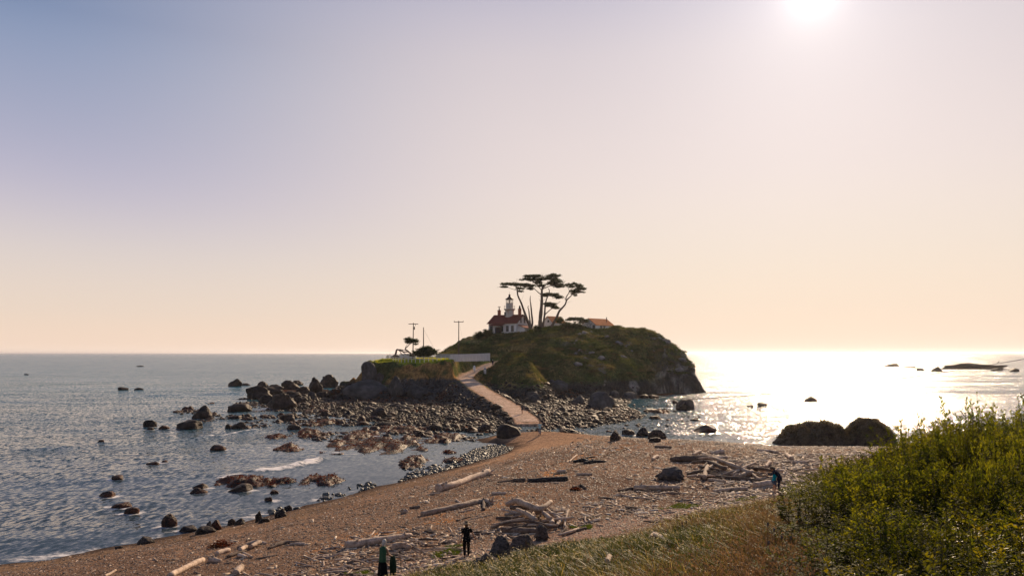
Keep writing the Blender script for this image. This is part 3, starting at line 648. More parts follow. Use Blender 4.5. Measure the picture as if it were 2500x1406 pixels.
def limb(m_, pts, y, r0, r1, dys=None, seg=8):
    n = len(pts); P = [zp(px_, py_, y) + Vector((0, (dys[i] if dys else 0), 0)) for i, (px_, py_) in enumerate(pts)]
    # smooth with Catmull-Rom
    Q, Rr = [], []
    for i in range(n - 1):
        p0, p1, p2, p3 = P[max(i - 1, 0)], P[i], P[i + 1], P[min(i + 2, n - 1)]
        for k in range(4):
            t = k / 4; Q.append(.5 * ((2 * p1) + (p2 - p0) * t + (2 * p0 - 5 * p1 + 4 * p2 - p3) * t * t + (3 * p1 - p0 - 3 * p2 + p3) * t ** 3)); Rr.append(r0 + (r1 - r0) * ((i + t) / (n - 1)) ** .8)
    Q.append(P[-1]); Rr.append(r1); m_.tube(Q, Rr, seg, .18, seed=len(m_.v) * .1)
def rebase(root, o):
    o.parent = root; o.matrix_parent_inverse = Matrix.Translation(root.location).inverted()
def tree(name, label, base, y, trunks, branches, pads, seed, cat='tree', group=None, mats=None, dens=34, size=.34):
    b = zp(*base, y); t = empty(name, b, 0, label, cat, group)
    m_ = MB()
    for tr in trunks: limb(m_, tr[0], y, tr[1], tr[2])
    o = m_.build('trunk', M_bark, None, True); rebase(t, o)
    if branches:
        for i, br in enumerate(branches):
            m_ = MB(); limb(m_, br[0], y, br[1], br[2], [k * br[3] / max(1, len(br[0]) - 1) for k in range(len(br[0]))] if len(br) > 3 else None, 6)
            o = m_.build('branch', M_bark, None, True); rebase(t, o)
    if pads:
        o = link('crown', foliage_pads(pads, y, dens, seed, size), None, mats or M_needle); rebase(t, o)
    return t
def trees():
    tree('cypress_tree', 'slender cypress leaning left beside the lighthouse with one flat crown', (900, 1000), 247,
         [([(905, 1010), (885, 950), (850, 860), (800, 720), (765, 620), (715, 510), (706, 420), (690, 370), (672, 335)], .55, .13)],
         [([(706, 430), (640, 415), (560, 390), (480, 378)], .10, .04, -1.5), ([(706, 400), (660, 360), (600, 335), (520, 335)], .10, .04, 1.5), ([(706, 440), (750, 450), (785, 447)], .07, .03), ([(700, 390), (740, 350), (780, 345)], .08, .03, -1),
          ([(690, 330), (640, 295), (575, 280)], .035, .012), ([(692, 330), (696, 290), (693, 268)], .03, .012), ([(770, 580), (790, 530), (798, 495)], .03, .012), ([(800, 700), (825, 745), (822, 780)], .03, .012)],
         [(455, 600, 318, 352), (520, 720, 312, 350, 1), (640, 800, 322, 372), (458, 560, 372, 392, -1), (715, 790, 438, 456), (690, 780, 380, 412, 1), (745, 810, 395, 415)], 1)
    tree('cypress_tree', 'tallest cypress with thick straight trunk and broad layered crown', (1065, 985), 245,
         [([(1062, 995), (1055, 900), (1066, 780), (1078, 640), (1080, 500), (1082, 420), (1105, 370)], .82, .28)],
         [([(1078, 500), (1020, 460), (960, 405), (900, 370)], .2, .06, -2), ([(1082, 440), (1040, 380), (980, 320), (900, 250)], .2, .06, 2), ([(1095, 400), (1160, 330), (1230, 270), (1290, 230)], .2, .06, 1), ([(1095, 410), (1180, 375), (1280, 345), (1370, 345)], .18, .05, -2),
          ([(1085, 420), (1080, 330), (1040, 250), (1000, 215)], .16, .05), ([(1000, 345), (920, 340), (820, 350)], .1, .04), ([(960, 290), (880, 275), (790, 268)], .1, .03), ([(1085, 480), (1180, 480), (1290, 500), (1380, 550)], .15, .04, -1), ([(1078, 640), (1050, 580), (1035, 550)], .06, .02), ([(1075, 520), (1050, 515), (1030, 518)], .05, .02),
          ([(1100, 590), (1125, 565), (1140, 550)], .05, .02), ([(1105, 240), (1085, 190), (1072, 155)], .03, .01), ([(1110, 240), (1100, 195), (1110, 170)], .025, .01), ([(1120, 240), (1135, 205), (1140, 180)], .025, .01)],
         [(800, 960, 190, 232, 1), (900, 1075, 192, 240), (765, 1000, 248, 288, -1), (930, 1120, 235, 300, 1), (1080, 1210, 215, 285, -1), (1160, 1355, 180, 240), (1210, 1290, 178, 205, 1), (1180, 1350, 235, 275, 1), (1200, 1390, 275, 325, -1), (1230, 1430, 320, 375), (1150, 1300, 300, 350, 1),
          (750, 880, 320, 365), (800, 980, 330, 390, 1), (960, 1090, 290, 345, -1), (860, 950, 395, 422), (1020, 1130, 330, 380, 1), (1090, 1260, 468, 520), (1180, 1340, 478, 540, -1), (1280, 1405, 510, 565), (1100, 1180, 500, 525, 1), (1270, 1420, 352, 388, 1)], 2)
    tree('cypress_tree', 'thin double trunked cypress squeezed against the thick trunk, with small low crown', (1110, 985), 243.5,
         [([(1095, 990), (1115, 860), (1125, 780), (1130, 680), (1150, 570), (1190, 480), (1195, 430), (1175, 400)], .42, .09), ([(1128, 800), (1170, 760), (1240, 700), (1300, 650), (1360, 598)], .2, .06)],
         [([(1130, 700), (1150, 650), (1200, 635)], .09, .03), ([(1240, 700), (1280, 690), (1330, 690)], .07, .02)],
         [(1105, 1200, 618, 645), (1140, 1290, 612, 668), (1220, 1335, 660, 700, 1), (1260, 1335, 690, 715), (1130, 1220, 650, 690, -1)], 3)
    tree('cypress_tree', 'cypress curving to the right with an open rounded crown', (1225, 1010), 245,
         [([(1200, 1015), (1240, 960), (1300, 860), (1345, 750), (1400, 690), (1440, 640), (1460, 580), (1510, 530), (1555, 485), (1600, 455)], .55, .10), ([(1455, 590), (1450, 540), (1485, 480), (1500, 440), (1475, 375)], .22, .06)],
         [([(1450, 590), (1420, 540), (1392, 508)], .08, .03), ([(1500, 440), (1540, 400), (1600, 370), (1660, 350)], .09, .03, 1), ([(1495, 450), (1560, 430), (1650, 420), (1720, 415)], .08, .03, -1), ([(1560, 480), (1640, 460), (1700, 450)], .07, .03), ([(1475, 375), (1450, 350), (1435, 335)], .05, .02),
          ([(1470, 620), (1510, 600), (1545, 590)], .03, .01), ([(1450, 680), (1440, 690), (1430, 700)], .03, .01)],
         [(1430, 1520, 325, 368), (1480, 1590, 345, 395, 1), (1520, 1620, 312, 350), (1570, 1690, 335, 385, -1), (1600, 1730, 372, 420), (1660, 1755, 392, 425, 1), (1560, 1680, 405, 450, -1), (1500, 1610, 420, 470), (1580, 1725, 440, 465, 1), (1575, 1610, 500, 516), (1530, 1600, 470, 490)], 4, dens=26)
    tree('dead_trunk', 'taller of two bare dead trunks standing between the lighthouse and the cypresses', (920, 1010), 244, [([(915, 1015), (937, 930), (925, 790), (912, 650), (902, 580), (906, 512)], .42, .09)], [([(935, 900), (942, 870), (945, 850)], .05, .02)], None, 5, 'dead tree')
    tree('dead_trunk', 'shorter crooked dead trunk just left of the tall bare one', (908, 1010), 243, [([(912, 1015), (900, 900), (888, 800), (880, 730), (868, 690), (876, 662)], .34, .08)], None, None, 6, 'dead tree')
    tree('cypress_tree', 'low wind clipped cypress with flat crown left of the orange roofed cottage', (1590, 935), 247,
         [([(1585, 960), (1575, 920), (1560, 885)], .16, .07), ([(1690, 970), (1700, 930), (1720, 895)], .14, .06), ([(1580, 925), (1620, 890), (1660, 870)], .1, .04)], None,
         [(1450, 1560, 868, 892), (1490, 1610, 842, 872, 1), (1560, 1720, 845, 880), (1640, 1790, 872, 905, -1), (1700, 1800, 880, 925), (1640, 1720, 900, 940), (1560, 1600, 870, 890)], 7, dens=26)
    # brush around the trees
    for i, (x0, x1, yt, yb, lab) in enumerate([(1380, 1560, 905, 990, 'dark shrub mass on the hill crest right of the curving cypress'), (1500, 1700, 920, 1010, 'dark shrub mass below the low flat cypress'), (1290, 1420, 830, 930, 'loose bush with twiggy top in front of the outbuilding'), (960, 1060, 960, 1010, 'small shrub at the foot of the thickest cypress')]):
        tree('hill_shrub', lab, ((x0 + x1) / 2, yb), 243, [([((x0 + x1) / 2, yb + 25), ((x0 + x1) / 2 + 4, yb - 10), ((x0 + x1) / 2 - 5, yt + 30)], .12, .04)], None, [(x0, x1, yt + 20, yb + 15), (x0 + 20, x1 - 30, yt, yb)], 20 + i, 'shrub', 'shrubs on the hill crest', M_bush, 40, .28)
    for i, (x0, x1, yt, yb, lab) in enumerate([(60, 190, 1060, 1165, 'lower of two round bushes left of the lighthouse'), (175, 330, 1018, 1140, 'taller round bush touching the left corner of the lighthouse')]):
        pads = [(x0, x1, yt, yb), (x0 + 15, x1 - 15, yt + 10, yb - 5), (x0 + 5, x1 - 5, yt + 40, yb + 15)]
        tree('round_bush', lab, ((x0 + x1) / 2, yb), 244, [([((x0 + x1) / 2, yb + 20), ((x0 + x1) / 2, (yt + yb) / 2)], .12, .05)], None, pads, 30 + i, 'bush', 'round bushes by the lighthouse', M_bush, 90, .22)
trees()

# ------------------------------------------------------------------ rocks
def ico(sub):
    bm = bmesh.new(); bmesh.ops.create_icosphere(bm, subdivisions=sub, radius=1.0)
    V = np.array([v.co[:] for v in bm.verts]); Fc = np.array([[v.index for v in f.verts] for f in bm.faces]); bm.free(); return V, Fc
ICO = {k: ico(k) for k in (2, 3, 4, 5)}
def rock_me(seed, sub=3, rough=.35, cuts=7, squash=1.0, name='rock', peak=0.0, fr=1.1):
    V, Fc = ICO[sub]; r = np.random.default_rng(seed); V = V.copy()
    for k in range(cuts):                      # flat broken faces
        n = unit(r.normal(size=(1, 3)))[0]; n[2] = abs(n[2]) * .8; n /= np.linalg.norm(n); d = .58 + .3 * r.random()
        s = V @ n - d; V = V - np.clip(s, 0, 9)[:, None] * n * .9
    D = fbm(V[:, 0] * fr, V[:, 1] * fr, V[:, 2] * fr, seed, 5, .55)
    D2 = np.abs(fbm(V[:, 0] * fr * 2.6, V[:, 1] * fr * 2.6, V[:, 2] * fr * 2.6, seed + 5, 3))
    V = V * (1 + rough * D - rough * .45 * D2)[:, None]
    V[:, 2] = V[:, 2] * squash
    if peak:
        V[:, 2] *= 1 + peak * np.exp(-((V[:, 0] - .3) ** 2 + V[:, 1] ** 2) * 3)
    V[:, 2] = np.where(V[:, 2] < -.35, -.35 + (V[:, 2] + .35) * .3, V[:, 2])
    return npmesh(name, V, Fc, True)
PROTO = [rock_me(s, 3, .32, 8, 1.0, 'boulder') for s in range(10)]
PROTO_S = [rock_me(40 + s, 2, .25, 6, 1.0, 'cobble') for s in range(8)]
for m_ in PROTO: m_.materials.append(None)
def with_mat(me, mt, _c={}):
    k = (me.name, mt.name)
    if k not in _c:
        c = me.copy(); c.materials.clear(); c.materials.append(mt); _c[k] = c
    return _c[k]
ROCKS = []
def rock_at(X, Yb, w, h, label, seed=0, mt=None, name='sea_rock', cat='rock', group=None, special=None, depth=.75, z=None, sub=4, **kw):
    """rock with base centre at photo pixel (X, Yb), w and h in photo pixels"""
    if 600 < X < 840 and Yb < 1000: special, kw = .5, dict(kw, fr=1.8, cuts=8)
    p = G(X, Yb); s = p.y / F; hw, hh = w * s / 2, h * s
    me = rock_me(900 + seed, sub, special or .3, kw.get('cuts', 6), 1.0, name, kw.get('peak', 0), kw.get('fr', 1.1)) if hw > .9 or special else PROTO[seed % 10].copy()
    me.materials.clear(); me.materials.append(mt or M_rock)
    zmax = max(v.co.z for v in me.vertices); xm = max(abs(v.co.x) for v in me.vertices)
    o = link(name, me); fl = .22
    up_ = .33 if h / w > .28 and w * s > .5 else .0
    sz = hh / (zmax + up_)
    o.scale = (hw / xm, hw / xm * depth, sz); o.location = (p.x, p.y + hw * depth * .5, p.z - .03 + up_ * sz)
    o.rotation_euler = (0, 0, kw.get('rz', ((seed * 37) % 7 - 3) * .12))
    if 45 < p.y < 240 and p.z < .15: ROCKS.append((p.x, p.y + hw * depth * .3, hw))
    tag(o, label, cat, group); return o
SEA = [ # X, Ybase, width, height, label, material, extra
 (572, 943, 36, 19, 'pointed dark sea rock at the seaward end of the reef on the left', 0, dict(peak=.8)),
 (598, 941, 32, 6, 'low flat rock just right of the pointed seaward rock', 0, {}),
 (626, 974, 64, 34, 'broad sloping boulder at the left edge of the dark reef', 0, dict(peak=.3, special=.38)),
 (490, 1021, 48, 32, 'steep pyramid shaped sea rock standing alone in the water', 0, dict(peak=.9, special=.25)),
 (456, 1046, 64, 21, 'wide flat topped block rock in front of the pyramid rock', 0, dict(cuts=9)),
 (363, 1043, 32, 18, 'dark humped rock, leftmost of a loose row of three', 0, {}),
 (396, 1047, 30, 9, 'low dark rock between the humped rock and the flat topped block', 1, {}),
 (364, 1049, 22, 6, 'small rock awash in front of the dark humped rock', 0, {}),
 (580, 1004, 64, 20, 'long low dark rock beside the reef edge', 0, dict(special=.3)),
 (298, 952, 26, 8, 'left rock of a distant pair in open water', 0, {}),
 (338, 952, 24, 6, 'right rock of a distant pair in open water', 0, {}),
 (340, 895, 22, 3, 'tiny far rock with surf near the horizon on the left', 0, {}),
 (62, 915, 14, 3, 'tiny far rock at the far left edge of the sea', 0, {}),
 (582, 1046, 40, 17, 'rounded dark rock with white foam behind it', 0, {}),
 (554, 1046, 18, 12, 'small rock touching the left side of the rounded foam rock', 0, {}),
 (698, 1027, 48, 17, 'flat topped dark rock in the shallows below the reef', 0, dict(cuts=9)),
 (713, 1049, 40, 13, 'smooth dome shaped rock in the shallows', 0, {}),
 (244, 1079, 16, 6, 'tiny rock with a foam ring far out on the left', 1, {}),
 (528, 1099, 46, 13, 'rusty brown rock just awash left of the breaking wave', 1, {}),
 (370, 1134, 34, 7, 'thin brown rock sliver with foam around it', 1, {}),
 (400, 1128, 18, 5, 'small brown rock beside the thin foamy sliver', 1, {}),
 (283, 1171, 38, 11, 'brown rock with a foam trail on its right', 1, {}),
 (260, 1212, 52, 14, 'brown rock furthest left in the lower sea', 1, {}),
 (294, 1239, 52, 12, 'long reddish rock above the mossy brown one', 1, dict(cuts=9)),
 (315, 1254, 40, 16, 'mossy brown rock below the long reddish one', 1, {}),
 (486, 1192, 46, 12, 'upper of two stacked brown rocks beside the kelp shelf', 1, {}),
 (480, 1203, 48, 12, 'lower of two stacked brown rocks beside the kelp shelf', 1, {}),
 (410, 1286, 38, 32, 'tilted reddish brown block near the shore', 1, dict(cuts=10, special=.2, peak=.3)),
 (354, 1327, 50, 17, 'flat dark rock at the lower left waterline', 0, dict(cuts=9)),
 (288, 1339, 22, 8, 'small dark rock touching the sand at lower left', 0, {}),
 (455, 1297, 46, 13, 'dark rock awash right of the tilted reddish block', 0, {}),
 (498, 1302, 50, 16, 'greenish dark rock at the waterline left of the round brown one', 0, {}),
 (527, 1294, 28, 26, 'round brown rock at the waterline', 1, dict(special=.2)),
 (509, 1290, 16, 20, 'small upright pale topped rock behind the round brown one', 2, {}),
 (562, 1282, 22, 17, 'left dark rock of a pair at the water edge', 0, {}),
 (584, 1281, 30, 17, 'right dark rock of a pair at the water edge', 0, {}),
 (632, 1274, 24, 28, 'jagged upright dark rock in the sand edge', 0, dict(peak=.6, special=.4)),
 (642, 1276, 30, 12, 'low green stained rock at the foot of the jagged one', 0, {}),
 (682, 1263, 36, 22, 'slanted dark slab at the water edge', 0, dict(cuts=9, special=.3)),
 (702, 1246, 22, 14, 'small dark rock above the slanted slab', 0, {}),
 (584, 1199, 66, 17, 'dark square cut block in front of the kelp shelf', 0, dict(cuts=12, special=.15, rz=0)),
 (668, 1205, 22, 9, 'small pointed rock right of the square block', 1, {}),
 (655, 1223, 28, 10, 'reddish slanted rock below the square block', 1, {}),
 (1240, 1068, 70, 32, 'large dark block rock at the tip of the sand spit', 0, dict(cuts=10, special=.3)),
 (1185, 1050, 30, 16, 'round dark boulder left of the large block at the spit tip', 0, {}),
 (1675, 1001, 50, 27, 'dark rounded sea rock standing alone in the glitter on the right', 0, dict(cuts=7, special=.2)),
 (1722, 1054, 58, 17, 'low brown mound rock in the bright water', 1, dict(peak=.4)),
 (1980, 980, 34, 12, 'wedge rock in the brightest glitter', 1, dict(peak=.4)),
 (1862, 991, 26, 9, 'small rock left of the wedge rock', 1, {}),
 (1833, 993, 16, 5, 'smallest of three rocks in the glitter, furthest left', 1, {}),
 (2008, 1041, 30, 7, 'flat brown rock behind the left bushy rock', 1, {}),
 (2214, 1098, 18, 16, 'small peaked rock right of the big bushy rocks', 0, dict(peak=.4)),
 (1568, 1064, 38, 22, 'grey pointed rock in the shallows on the right', 0, dict(peak=.5)),
 (1608, 1072, 50, 24, 'broad dark rock right of the grey pointed one', 0, {}),
 (1598, 1079, 34, 12, 'smooth rock at the waterline in front of the broad one', 0, {}),
 (1505, 1075, 32, 24, 'rough dark rock cluster piece nearest the sand', 0, dict(special=.45)),
 (1535, 1062, 34, 14, 'low dark rock left of the grey pointed one', 0, {}),
 (1600, 1022, 28, 8, 'brown flat rock in the channel on the right', 1, {}),
 (1590, 1004, 44, 7, 'long thin brown reef rock in the channel', 1, {}),
 (1650, 985, 24, 9, 'small rock near the cliff foot on the right', 1, {}),
 (2182, 895, 46, 9, 'leftmost far islet on the bright horizon', 0, dict(cuts=3)),
 (2226, 898, 34, 4, 'flat far reef between two islets', 0, {}),
 (2249, 905, 22, 7, 'small dark far rock right of the flat reef', 0, {}),
 (2291, 907, 26, 12, 'pointed far rock left of the long islet', 0, dict(peak=.5)),
 (2385, 901, 170, 15, 'long low far islet on the right', 0, dict(special=.55, fr=3.0, depth=.25)),
 (2440, 905, 34, 7, 'small far rock under the long islet', 0, {}),
 (2480, 907, 30, 9, 'far rock at the right edge of the picture', 0, {}),
 (640, 950, 40, 20, 'craggy black rock at the back left of the reef', 0, dict(special=.5)),
 (735, 962, 44, 20, 'craggy black rock between the reef hump and the twin rock', 0, dict(special=.5)),
 (725, 940, 36, 12, 'low black rock at the back of the reef', 0, dict(special=.4)),
 (650, 985, 50, 22, 'black sloping rock left of the large smooth boulder', 0, dict(special=.4)),
 (735, 985, 46, 18, 'dark knobbly rock right of the large smooth boulder', 0, dict(special=.4)),
 (785, 972, 40, 16, 'dark rock below the tall twin rock', 0, dict(special=.4)),
 (820, 962, 34, 14, 'brown rock between the twin rock and the plateau foot', 1, {}),
 # reef and foot of the plateau
 (680, 998, 86, 40, 'large smooth black boulder at the front of the reef', 0, dict(special=.25, cuts=7)),
 (663, 962, 74, 24, 'long jagged black ridge in the reef', 0, dict(special=.45)),
 (705, 950, 60, 22, 'rough black rock behind the reef ridge', 0, dict(special=.4)),
 (706, 976, 60, 22, 'black hump in the middle of the reef', 0, dict(special=.35)),
 (767, 958, 40, 38, 'left tooth of the tall twin rock', 0, dict(special=.35, peak=.5)),
 (802, 946, 52, 33, 'right block of the tall twin rock', 0, dict(special=.3, cuts=9)),
 (758, 975, 28, 20, 'grey rounded boulder between the reef and the plateau', 2, {}),
 (890, 972, 130, 46, 'broad grey sloping rock at the left foot of the plateau', 2, dict(special=.3, cuts=8)),
 (898, 928, 42, 46, 'tall grey rock standing against the left end of the plateau', 2, dict(special=.22, cuts=7, depth=1.0)),
 (928, 938, 30, 28, 'grey boulder leaning on the tall rock', 2, {}),
 (968, 962, 44, 44, 'large grey slab leaning on the bluff', 2, dict(special=.25, cuts=9)),
 (1020, 970, 70, 34, 'broken grey rubble boulder below the bluff', 2, dict(special=.45)),
 (928, 1020, 50, 26, 'dark block rock in the middle of the boulder field', 0, dict(cuts=10, special=.25)),
 (1468, 998, 78, 42, 'massive dark boulder right of the causeway', 2, dict(cuts=9, special=.18, rz=0)),
 (1412, 988, 34, 24, 'dark boulder left of the massive one', 2, {}),
 (1365, 955, 60, 28, 'pale grey boulder at the foot of the green spur', 2, dict(special=.3)),
 (1350, 948, 26, 22, 'tall pale grey boulder at the cliff foot', 2, {}),
 (1305, 985, 36, 24, 'grey boulder near the middle of the causeway', 2, {}),
 (1300, 972, 34, 16, 'grey boulder against the lower spur', 2, {}),
 (1500, 972, 30, 20, 'rounded boulder behind the massive one', 2, {}),
 (1540, 974, 40, 18, 'smooth grey boulder at the right end of the boulder field', 2, {}),
 (1573, 972, 24, 10, 'mossy green topped rock beside the water', 1, {}),
 (1598, 972, 26, 9, 'brown rock awash at the cliff foot', 1, {})]
for i, (X, Y, w, h, lab, mi, kw) in enumerate(SEA):
    rock_at(X, Y, w, h, lab, i, (M_rock, M_kelp_rock, M_rock_dry)[mi], 'sea_rock' if mi < 2 else 'boulder', 'rock' if mi < 2 else 'boulder', **kw)
def bushy_rocks():
    M_br = mat("lichen_rock", (.045, .032, .022), (.11, .085, .055), 1.0, rough=.95, bump=1.0, bscale=3, bdist=.15, spec=.1, fine=(5, .4))
    for X0, X1, Yt, Yb, lab, s, prof in ((1900, 2085, 1041, 1096, 'wide bushy brown rock mound at the beach edge in front of the glitter', 3, [(0, .1), (.12, .45), (.28, .8), (.42, .78), (.55, .95), (.7, .97), (.85, .8), (.95, .5), (1, .15)]),
                                         (2068, 2196, 1032, 1096, 'taller steep sided bushy brown rock right of the wide mound', 4, [(0, .35), (.2, .55), (.3, .95), (.42, 1), (.6, .9), (.75, .75), (.9, .45), (1, .1)])):
        y = 101.0; x0 = (X0 - CX) / F * y; x1 = (X1 - CX) / F * y; hz = (Yb - Yt) / F * y
        n = 110; us = np.linspace(0, 1, n); vs_ = np.linspace(-1, 1, 60)
        U, Vv = np.meshgrid(us, vs_); hp = np.interp(us, [p[0] for p in prof], [p[1] for p in prof])[None] * hz
        dep = 3.6 * np.sqrt(np.clip(1 - (2 * U - 1) ** 2, .02, 1))
        X = x0 + (x1 - x0) * U; Y = y + 1.5 + Vv * dep; Z = hp * np.clip(1 - np.abs(Vv) ** 3.0, 0, 1)
        X = X + .35 * fbm(X, Y, Z, s, 3); Y = Y + .6 * fbm(X * .8, Y * .8, Z * .8, s + 5, 4); Z = Z * (1 + .25 * fbm(X * .7, Y * .7, 0, s + 9, 4)) + .18 * np.abs(fbm(X * 2, Y * 2, 0, s + 11, 3)) - .1
        r = empty('bushy_rock', (x0, y, 0), 0, lab, 'rock')
        o = link('rock', npmesh('rock', np.stack([X.ravel(), Y.ravel(), Z.ravel()], 1), grid_faces(n, 60), True), None, M_br); rebase(r, o)
        g = np.random.default_rng(s); k = g.integers(0, X.size, 3800); P = np.stack([X.ravel()[k], Y.ravel()[k], Z.ravel()[k]], 1); P = P[P[:, 2] > .5 * hz * .5]
        Uv = unit(g.normal(size=P.shape) * [1, 1, .5] + [0, 0, .9]) * (.08 + .2 * g.random((len(P), 1))); Wv = unit(np.cross(Uv, g.normal(size=P.shape))) * .06
        v, f = cards(P + Uv * .6, Uv, Wv); o = link('scrub', npmesh('scrub', v, f), None, mat("dry_scrub", (.06, .045, .022), (.12, .09, .045), 1, trans=.35, spec=.1)); rebase(r, o)
bushy_rocks()
# kelp covered shelves: low lumpy reef with blades
def kelp_shelf(X0, X1, Yt, Yb, lab, seed):
    a = W0((X0 + X1) / 2, (Yt + Yb) / 2 + 1); hw = (X1 - X0) / 2 * a[1] / F; y0, y1 = W0(0, Yb)[1], W0(0, Yt)[1]; hd = max((y1 - y0) / 2, .5)
    g = np.random.default_rng(seed); n, mm = 46, 26
    u, v = np.meshgrid(np.linspace(-1, 1, n), np.linspace(-1, 1, mm)); X = a[0] + u * hw * 1.25; Y = a[1] + v * hd * 1.25
    edge = .8 - np.hypot(u, v * .95) + .75 * fbm(X * .55, Y * .4, 0, seed, 4)
    hgt = min(.55, .10 + hd * .13); Z = np.clip(edge * 1.8, -.6, 1) * hgt + .9 * hgt * fbm(X * .9, Y * .7, 0, seed + 3, 3) - .10
    ROCKS.append((a[0], a[1], hw * .7)) if hw < 3 else None
    r = empty('kelp_shelf', (a[0], a[1], 0), 0, lab, 'reef')
    o = link('rock', npmesh('rock', np.stack([X.ravel(), Y.ravel(), Z.ravel()], 1), grid_faces(n, mm), True), None, M_kelp_rock); rebase(r, o)
    ids = np.nonzero((Z.ravel() > .0) & (edge.ravel() > -.1))[0]
    if len(ids) == 0: ids = np.arange(X.size)
    k = g.choice(ids, int(min(5200, 120 + hw * hd * 55))); P = np.stack([X.ravel()[k], Y.ravel()[k], Z.ravel()[k]], 1) + g.normal(size=(len(k), 3)) * [.14, .18, .03]
    Uv = unit(g.normal(size=P.shape) * [1, 1, .55]) * (.06 + .14 * g.random((len(P), 1))); Wv = unit(np.cross(Uv, g.normal(size=P.shape))) * .045
    vv, f = cards(P + [0, 0, .03], Uv, Wv); o = link('kelp', npmesh('kelp', vv, f), None, M_kelp); rebase(r, o); o['kind'] = 'stuff'
for i, q in enumerate([(532, 662, 1163, 1186, 'wide kelp covered shelf beside the foam, with the square block in front'), (645, 712, 1168, 1184, 'narrow kelp shelf joined to the right of the wide one'), (746, 842, 1160, 1184, 'isolated oval kelp patch in calm water'),
    (826, 1052, 1070, 1102, 'longest kelp covered shelf in the middle of the shallows'), (972, 1032, 1118, 1140, 'rounded kelp mound close to the pebbly shore'), (1018, 1052, 1120, 1127, 'thin kelp strip right of the rounded mound'), (680, 740, 1086, 1100, 'low kelp patch above the breaking wave'), (732, 806, 1058, 1068, 'thin red kelp strip in the shallows'), (720, 775, 1050, 1062, 'small red kelp patch beside the dome rock'),
    (840, 930, 1054, 1072, 'dark kelp reef above the longest shelf'), (900, 1060, 1045, 1056, 'long red kelp streak below the boulder field'), (765, 815, 1027, 1038, 'red kelp patch in front of the boulder field'), (1075, 1110, 1100, 1107, 'small red kelp patch left of the pebble bank'), (1085, 1140, 1118, 1128, 'flat red kelp patch beside the pebble bank'), (1050, 1130, 1060, 1078, 'kelp reef beside the boulders left of the spit'),
    (550, 600, 1168, 1176, 'small kelp lump near the foam'), (655, 700, 1062, 1070, 'faint kelp strip in open shallows'), (1590, 1640, 1001, 1008, 'thin kelp strip in the right channel')]):
    kelp_shelf(*q, 300 + i)

# ------------------------------------------------------------------ boulder field
def boulder_field():
    g = np.random.default_rng(11)
    xs0 = g.uniform(-75, 40, 60000); ys0 = g.uniform(105, 214, 60000)
    dT = sdist(xs0, ys0, TIDAL); dr, pr = seg_dist(xs0, ys0, RAMP, False); isl = island_h(xs0, ys0)
    ok = (dT > -1.5) & (dr > 2.5) & (isl < 2.6)
    clu = fbm(xs0 * .16, ys0 * .10, 0, 17, 3)
    ok |= (dT > -24) & (dT <= -1.5) & (g.random(60000) < 1.0 * sstep(.04, .34, clu + .25 * sstep(-14, -2, dT))) & (sdist(xs0, ys0, SHORE) < -.6) & (dr > 4) & (xs0 < 12)
    ok |= (dT > -12) & (dT <= -1.5) & (xs0 >= 12) & (g.random(60000) < .05) & (sdist(xs0, ys0, SHORE) < -.5)
    ok |= (isl >= 2.6) & (isl < 4.8) & (dr > 2.6) & (g.random(60000) < .35) & (ys0 < 205) & (pr > 1)
    P = np.stack([xs0[ok], ys0[ok]], 1); hz = allh(P[:, 0], P[:, 1]); g0 = np.maximum(ground_h(P[:, 0], P[:, 1]), island_h(P[:, 0], P[:, 1])); hz = np.maximum(g0, -.16)
    sz = .13 + .42 * g.random(len(P)) ** 4 + np.where(g.random(len(P)) < .03, .65 * g.random(len(P)), 0)
    app = sz / P[:, 1] * (1 + .0 * hz)
    # keep clear of the two big pools
    order = np.argsort(-app); P, hz, sz = P[order], hz[order], sz[order]
    big = 280
    for i in range(big):
        k = int(g.random() < (.3 if dT[ok][order][i] > 0 else .75)); o = bpy.data.objects.new('tidal_boulder', with_mat(PROTO[i % 10], M_kelp_rock if k else M_rock)); COL.objects.link(o)
        s = sz[i] * 1.25; o.scale = (s * g.uniform(.9, 1.5), s * g.uniform(.8, 1.2), s * g.uniform(.6, .95)); o.location = (P[i, 0], P[i, 1], hz[i] + s * .12); o.rotation_euler = (0, 0, g.uniform(0, 6.28))
        if k: tag(o, 'rounded reddish brown seaweed covered boulder lying in the boulder field by the causeway', 'boulder', 'seaweed covered boulders of the tidal boulder field')
        else: tag(o, 'rounded dark wet boulder lying in the boulder field by the causeway', 'boulder', 'dark boulders of the tidal boulder field')
    # the uncountable small ones: one object
    for nm, mt, sel in (('small_rocks', M_rock, 0), ('seaweed_rocks', M_kelp_rock, 1), ):
        Vs, Fs, b = [], [], 0
        vv = [np.array([v.co[:] for v in m_.vertices]) for m_ in PROTO_S]; ff = [np.array([list(p.vertices) for p in m_.polygons]) for m_ in PROTO_S]
        red = fbm(P[:, 0] * .12, P[:, 1] * .12, 0, 15, 3) + .25 * sstep(-1, -6, sdist(P[:, 0], P[:, 1], TIDAL)) > .06
        for i in range(big, min(len(P), 19000)):
            if bool(red[i]) != bool(sel): continue
            t = i % 8; a = g.uniform(0, 6.28); c, s_ = math.cos(a), math.sin(a); s = sz[i]
            v = vv[t] * [s * g.uniform(.9, 1.5), s * g.uniform(.8, 1.1), s * g.uniform(.55, .95)]
            v = v @ np.array([[c, s_, 0], [-s_, c, 0], [0, 0, 1]]) + [P[i, 0], P[i, 1], hz[i] + s * .12]
            Vs.append(v); Fs.append(ff[t] + b); b += len(v)
        o = link(nm, npmesh(nm, np.concatenate(Vs), np.concatenate(Fs), True), None, mt)
        tag(o, 'carpet of small %s filling the tidal flat around the causeway' % ('reddish seaweed covered stones' if sel else 'dark wet stones'), 'stones', None, 'stuff')
boulder_field()
